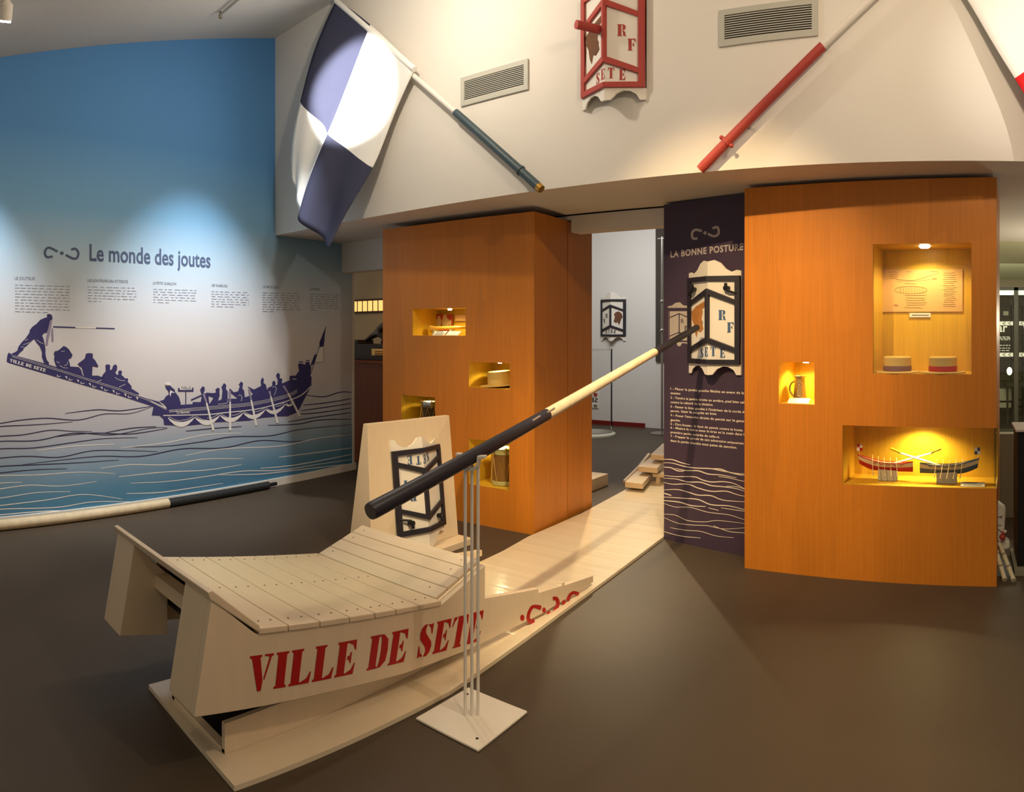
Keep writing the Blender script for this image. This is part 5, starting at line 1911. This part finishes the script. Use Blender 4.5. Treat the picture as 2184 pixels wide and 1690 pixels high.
# what stands behind the glass
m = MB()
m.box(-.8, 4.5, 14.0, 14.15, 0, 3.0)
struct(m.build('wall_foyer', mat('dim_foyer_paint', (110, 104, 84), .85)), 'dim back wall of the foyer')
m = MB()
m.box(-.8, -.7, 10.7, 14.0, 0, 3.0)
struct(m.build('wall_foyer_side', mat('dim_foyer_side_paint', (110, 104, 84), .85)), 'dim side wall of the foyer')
Yk = 12.0
Xk = lambda px_: ony(px_, 700, Yk).x
Zk = lambda py_: ony(2160, py_, Yk).z
rk = thing('shelf_rack', (Xk(2150), Yk, 0), 'dark shelf rack with papers behind the entrance glass', 'shelf')
mb = MB()
for x in (2118, 2158, 2182):
    mb.box(Xk(x), Xk(x) + .03, Yk, Yk + .3, 0, Zk(640))
mb.build('uprights', M_darkmetal, rk)
for y in (652, 674, 710, 735, 770, 800, 815, 856, 871, 890):
    mb = MB()
    mb.box(Xk(2118), Xk(2182), Yk, Yk + .3, Zk(y) - .008, Zk(y) + .008)
    mb.build('shelf', M_darkmetal, rk)
mb = MB()
mb.box(Xk(2118), Xk(2158), Yk + .02, Yk + .2, Zk(628), Zk(622))
mb.build('light_strip', M_downglow, rk)
for nm, xa, xb, ya, yb, lb in (('paper_stack', 2130, 2158, 830, 856, 'upper pale stack of paper on the rack behind the entrance glass'), ('paper_stack', 2130, 2157, 859, 871, 'lower pale stack of paper on the rack behind the entrance glass'), ('small_notice', 2140, 2151, 664, 674, 'small pale notice high on the rack behind the entrance glass')):
    mb = MB()
    mb.box(Xk(xa), Xk(xb), Yk + .02, Yk + .25, Zk(yb) + .008, Zk(ya))
    tag(mb.build(nm, M_card), lb, 'paper')
bl_p = ony(2153, 792, 11.6)
bb = thing('table_lamp', (bl_p.x, 11.6, .72), 'small glowing white lamp behind the entrance glass', 'lamp')
mb = MB()
mb.ball(bl_p, .045, 14, sc=(1, 1, 1.5))
mb.build('bulb', M_dimglow, bb, smooth=True)
mb = MB()
mb.tube([bl_p - Vector((0, 0, .06)), Vector((bl_p.x, 11.6, .72))], .012, 8)
mb.lathe([(.06, 0), (.06, .012), (.02, .02)], mat_at((bl_p.x, 11.6, .72)), 18)
mb.build('base', M_darkmetal, bb)
mb = MB()
mb.box(Xk(2140), Xk(2190), 11.35, 11.9, .68, .72)
mb.box(Xk(2142), Xk(2146), 11.4, 11.45, 0, .68)
mb.box(Xk(2184), Xk(2188), 11.4, 11.45, 0, .68)
tag(mb.build('side_table', M_darkmetal), 'dark side table under the small lamp behind the glass', 'table')

# low grey wall
m = MB()
g0 = ony(2100, 925, 6.0)
m.box(-.35, 1.6, 6.0, 6.12, 0, ony(2145, 926, 6.0).z)
struct(m.build('wall_low', M_greywall), 'low grey wall behind the right block')

# white padded folded stool with banded bamboo legs
gx = lambda x, y, Y=4.75: ony(x, y, Y)
fs_ = thing('folding_stool', gx(2140, 1200) * 1.0, 'white padded folding stool with dark scribbles and bamboo legs beside the model boats block', 'stool')
mb = MB()
back = [(2090, 1180), (2096, 1068), (2128, 1070), (2146, 1084), (2143, 1130), (2136, 1160), (2124, 1180)]
mb.prism([gx(x, y) for x, y in back], (0, .07, 0))
mb.build('back_cushion', M_white, fs_, bevel=.012)
mb = MB()
mb.prism([gx(x, y, 4.70) for x, y in [(2128, 1164), (2142, 1150), (2154, 1158), (2155, 1168), (2150, 1174), (2130, 1174)]], (0, .10, 0))
mb.build('seat_cushion', M_white, fs_, bevel=.012)
mb = MB()
gs = lambda x, y: gx(x, y, 4.748)
for ln in ([(2126, 1104), (2133, 1103), (2137, 1107)], [(2133, 1103), (2138, 1101)], [(2126, 1121), (2136, 1121)], [(2126, 1128), (2134, 1133), (2137, 1137)], [(2126, 1150), (2132, 1158)]):
    stroke(mb, ln, 1.3, gs)
mb.build('scribble', M_black, fs_)
mb = MB()
mb.ball(gx(2138, 1146, 4.68), .022, 12)
mb.ball(gx(2140, 1138, 4.68), .014, 12)
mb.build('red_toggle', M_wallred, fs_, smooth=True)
mb = MB()
mb.ball(gx(2144, 1134, 4.68), .011, 12)
mb.build('white_knob', M_white, fs_, smooth=True)
for a_, b_, r_ in (((2132, 1160, 4.70), (2162, 1243), .0155), ((2120, 1160, 4.70), (2143, 1242), .0155)):
    A = gx(a_[0], a_[1], a_[2])
    B_ = onz(*b_) + Vector((0, 0, .012))
    B_ = Vector((B_.x, B_.y, .014))
    mb = MB()
    P, rr = [], []
    for i in range(13):
        s = i / 12
        P.append(A.lerp(B_, s))
        rr.append(r_ * (1.18 if i % 4 == 0 else .95))
    mb.tube(P, rr, 12)
    lg = mb.build('leg', M_bamboo, fs_, smooth=True)
    mb = MB()
    for s in (.33, .66):
        band(mb, A, B_, s, r_ * 1.15, .014)
    mb.build('binding', M_darkmetal, lg, smooth=True)

# black pedestal
pd = onz(2190, 1228)
ped = thing('black_pedestal', (pd.x, pd.y, 0), 'black pedestal with a pale top edge in front of the glass entrance', 'pedestal')
xa = onz(2166, 1228).x
mb = MB()
mb.box(xa + .015, xa + .42, 4.60, 4.95, .04, .935)
mb.build('column', M_black, ped, bevel=.004)
mb = MB()
mb.box(xa + .0, xa + .45, 4.58, 4.97, .935, .95)
mb.build('top', M_printgrey, ped, bevel=.003)
mb = MB()
mb.box(xa - .01, xa + .5, 4.55, 5.0, .001, .05)
mb.build('plinth', M_greywall, ped, bevel=.004)
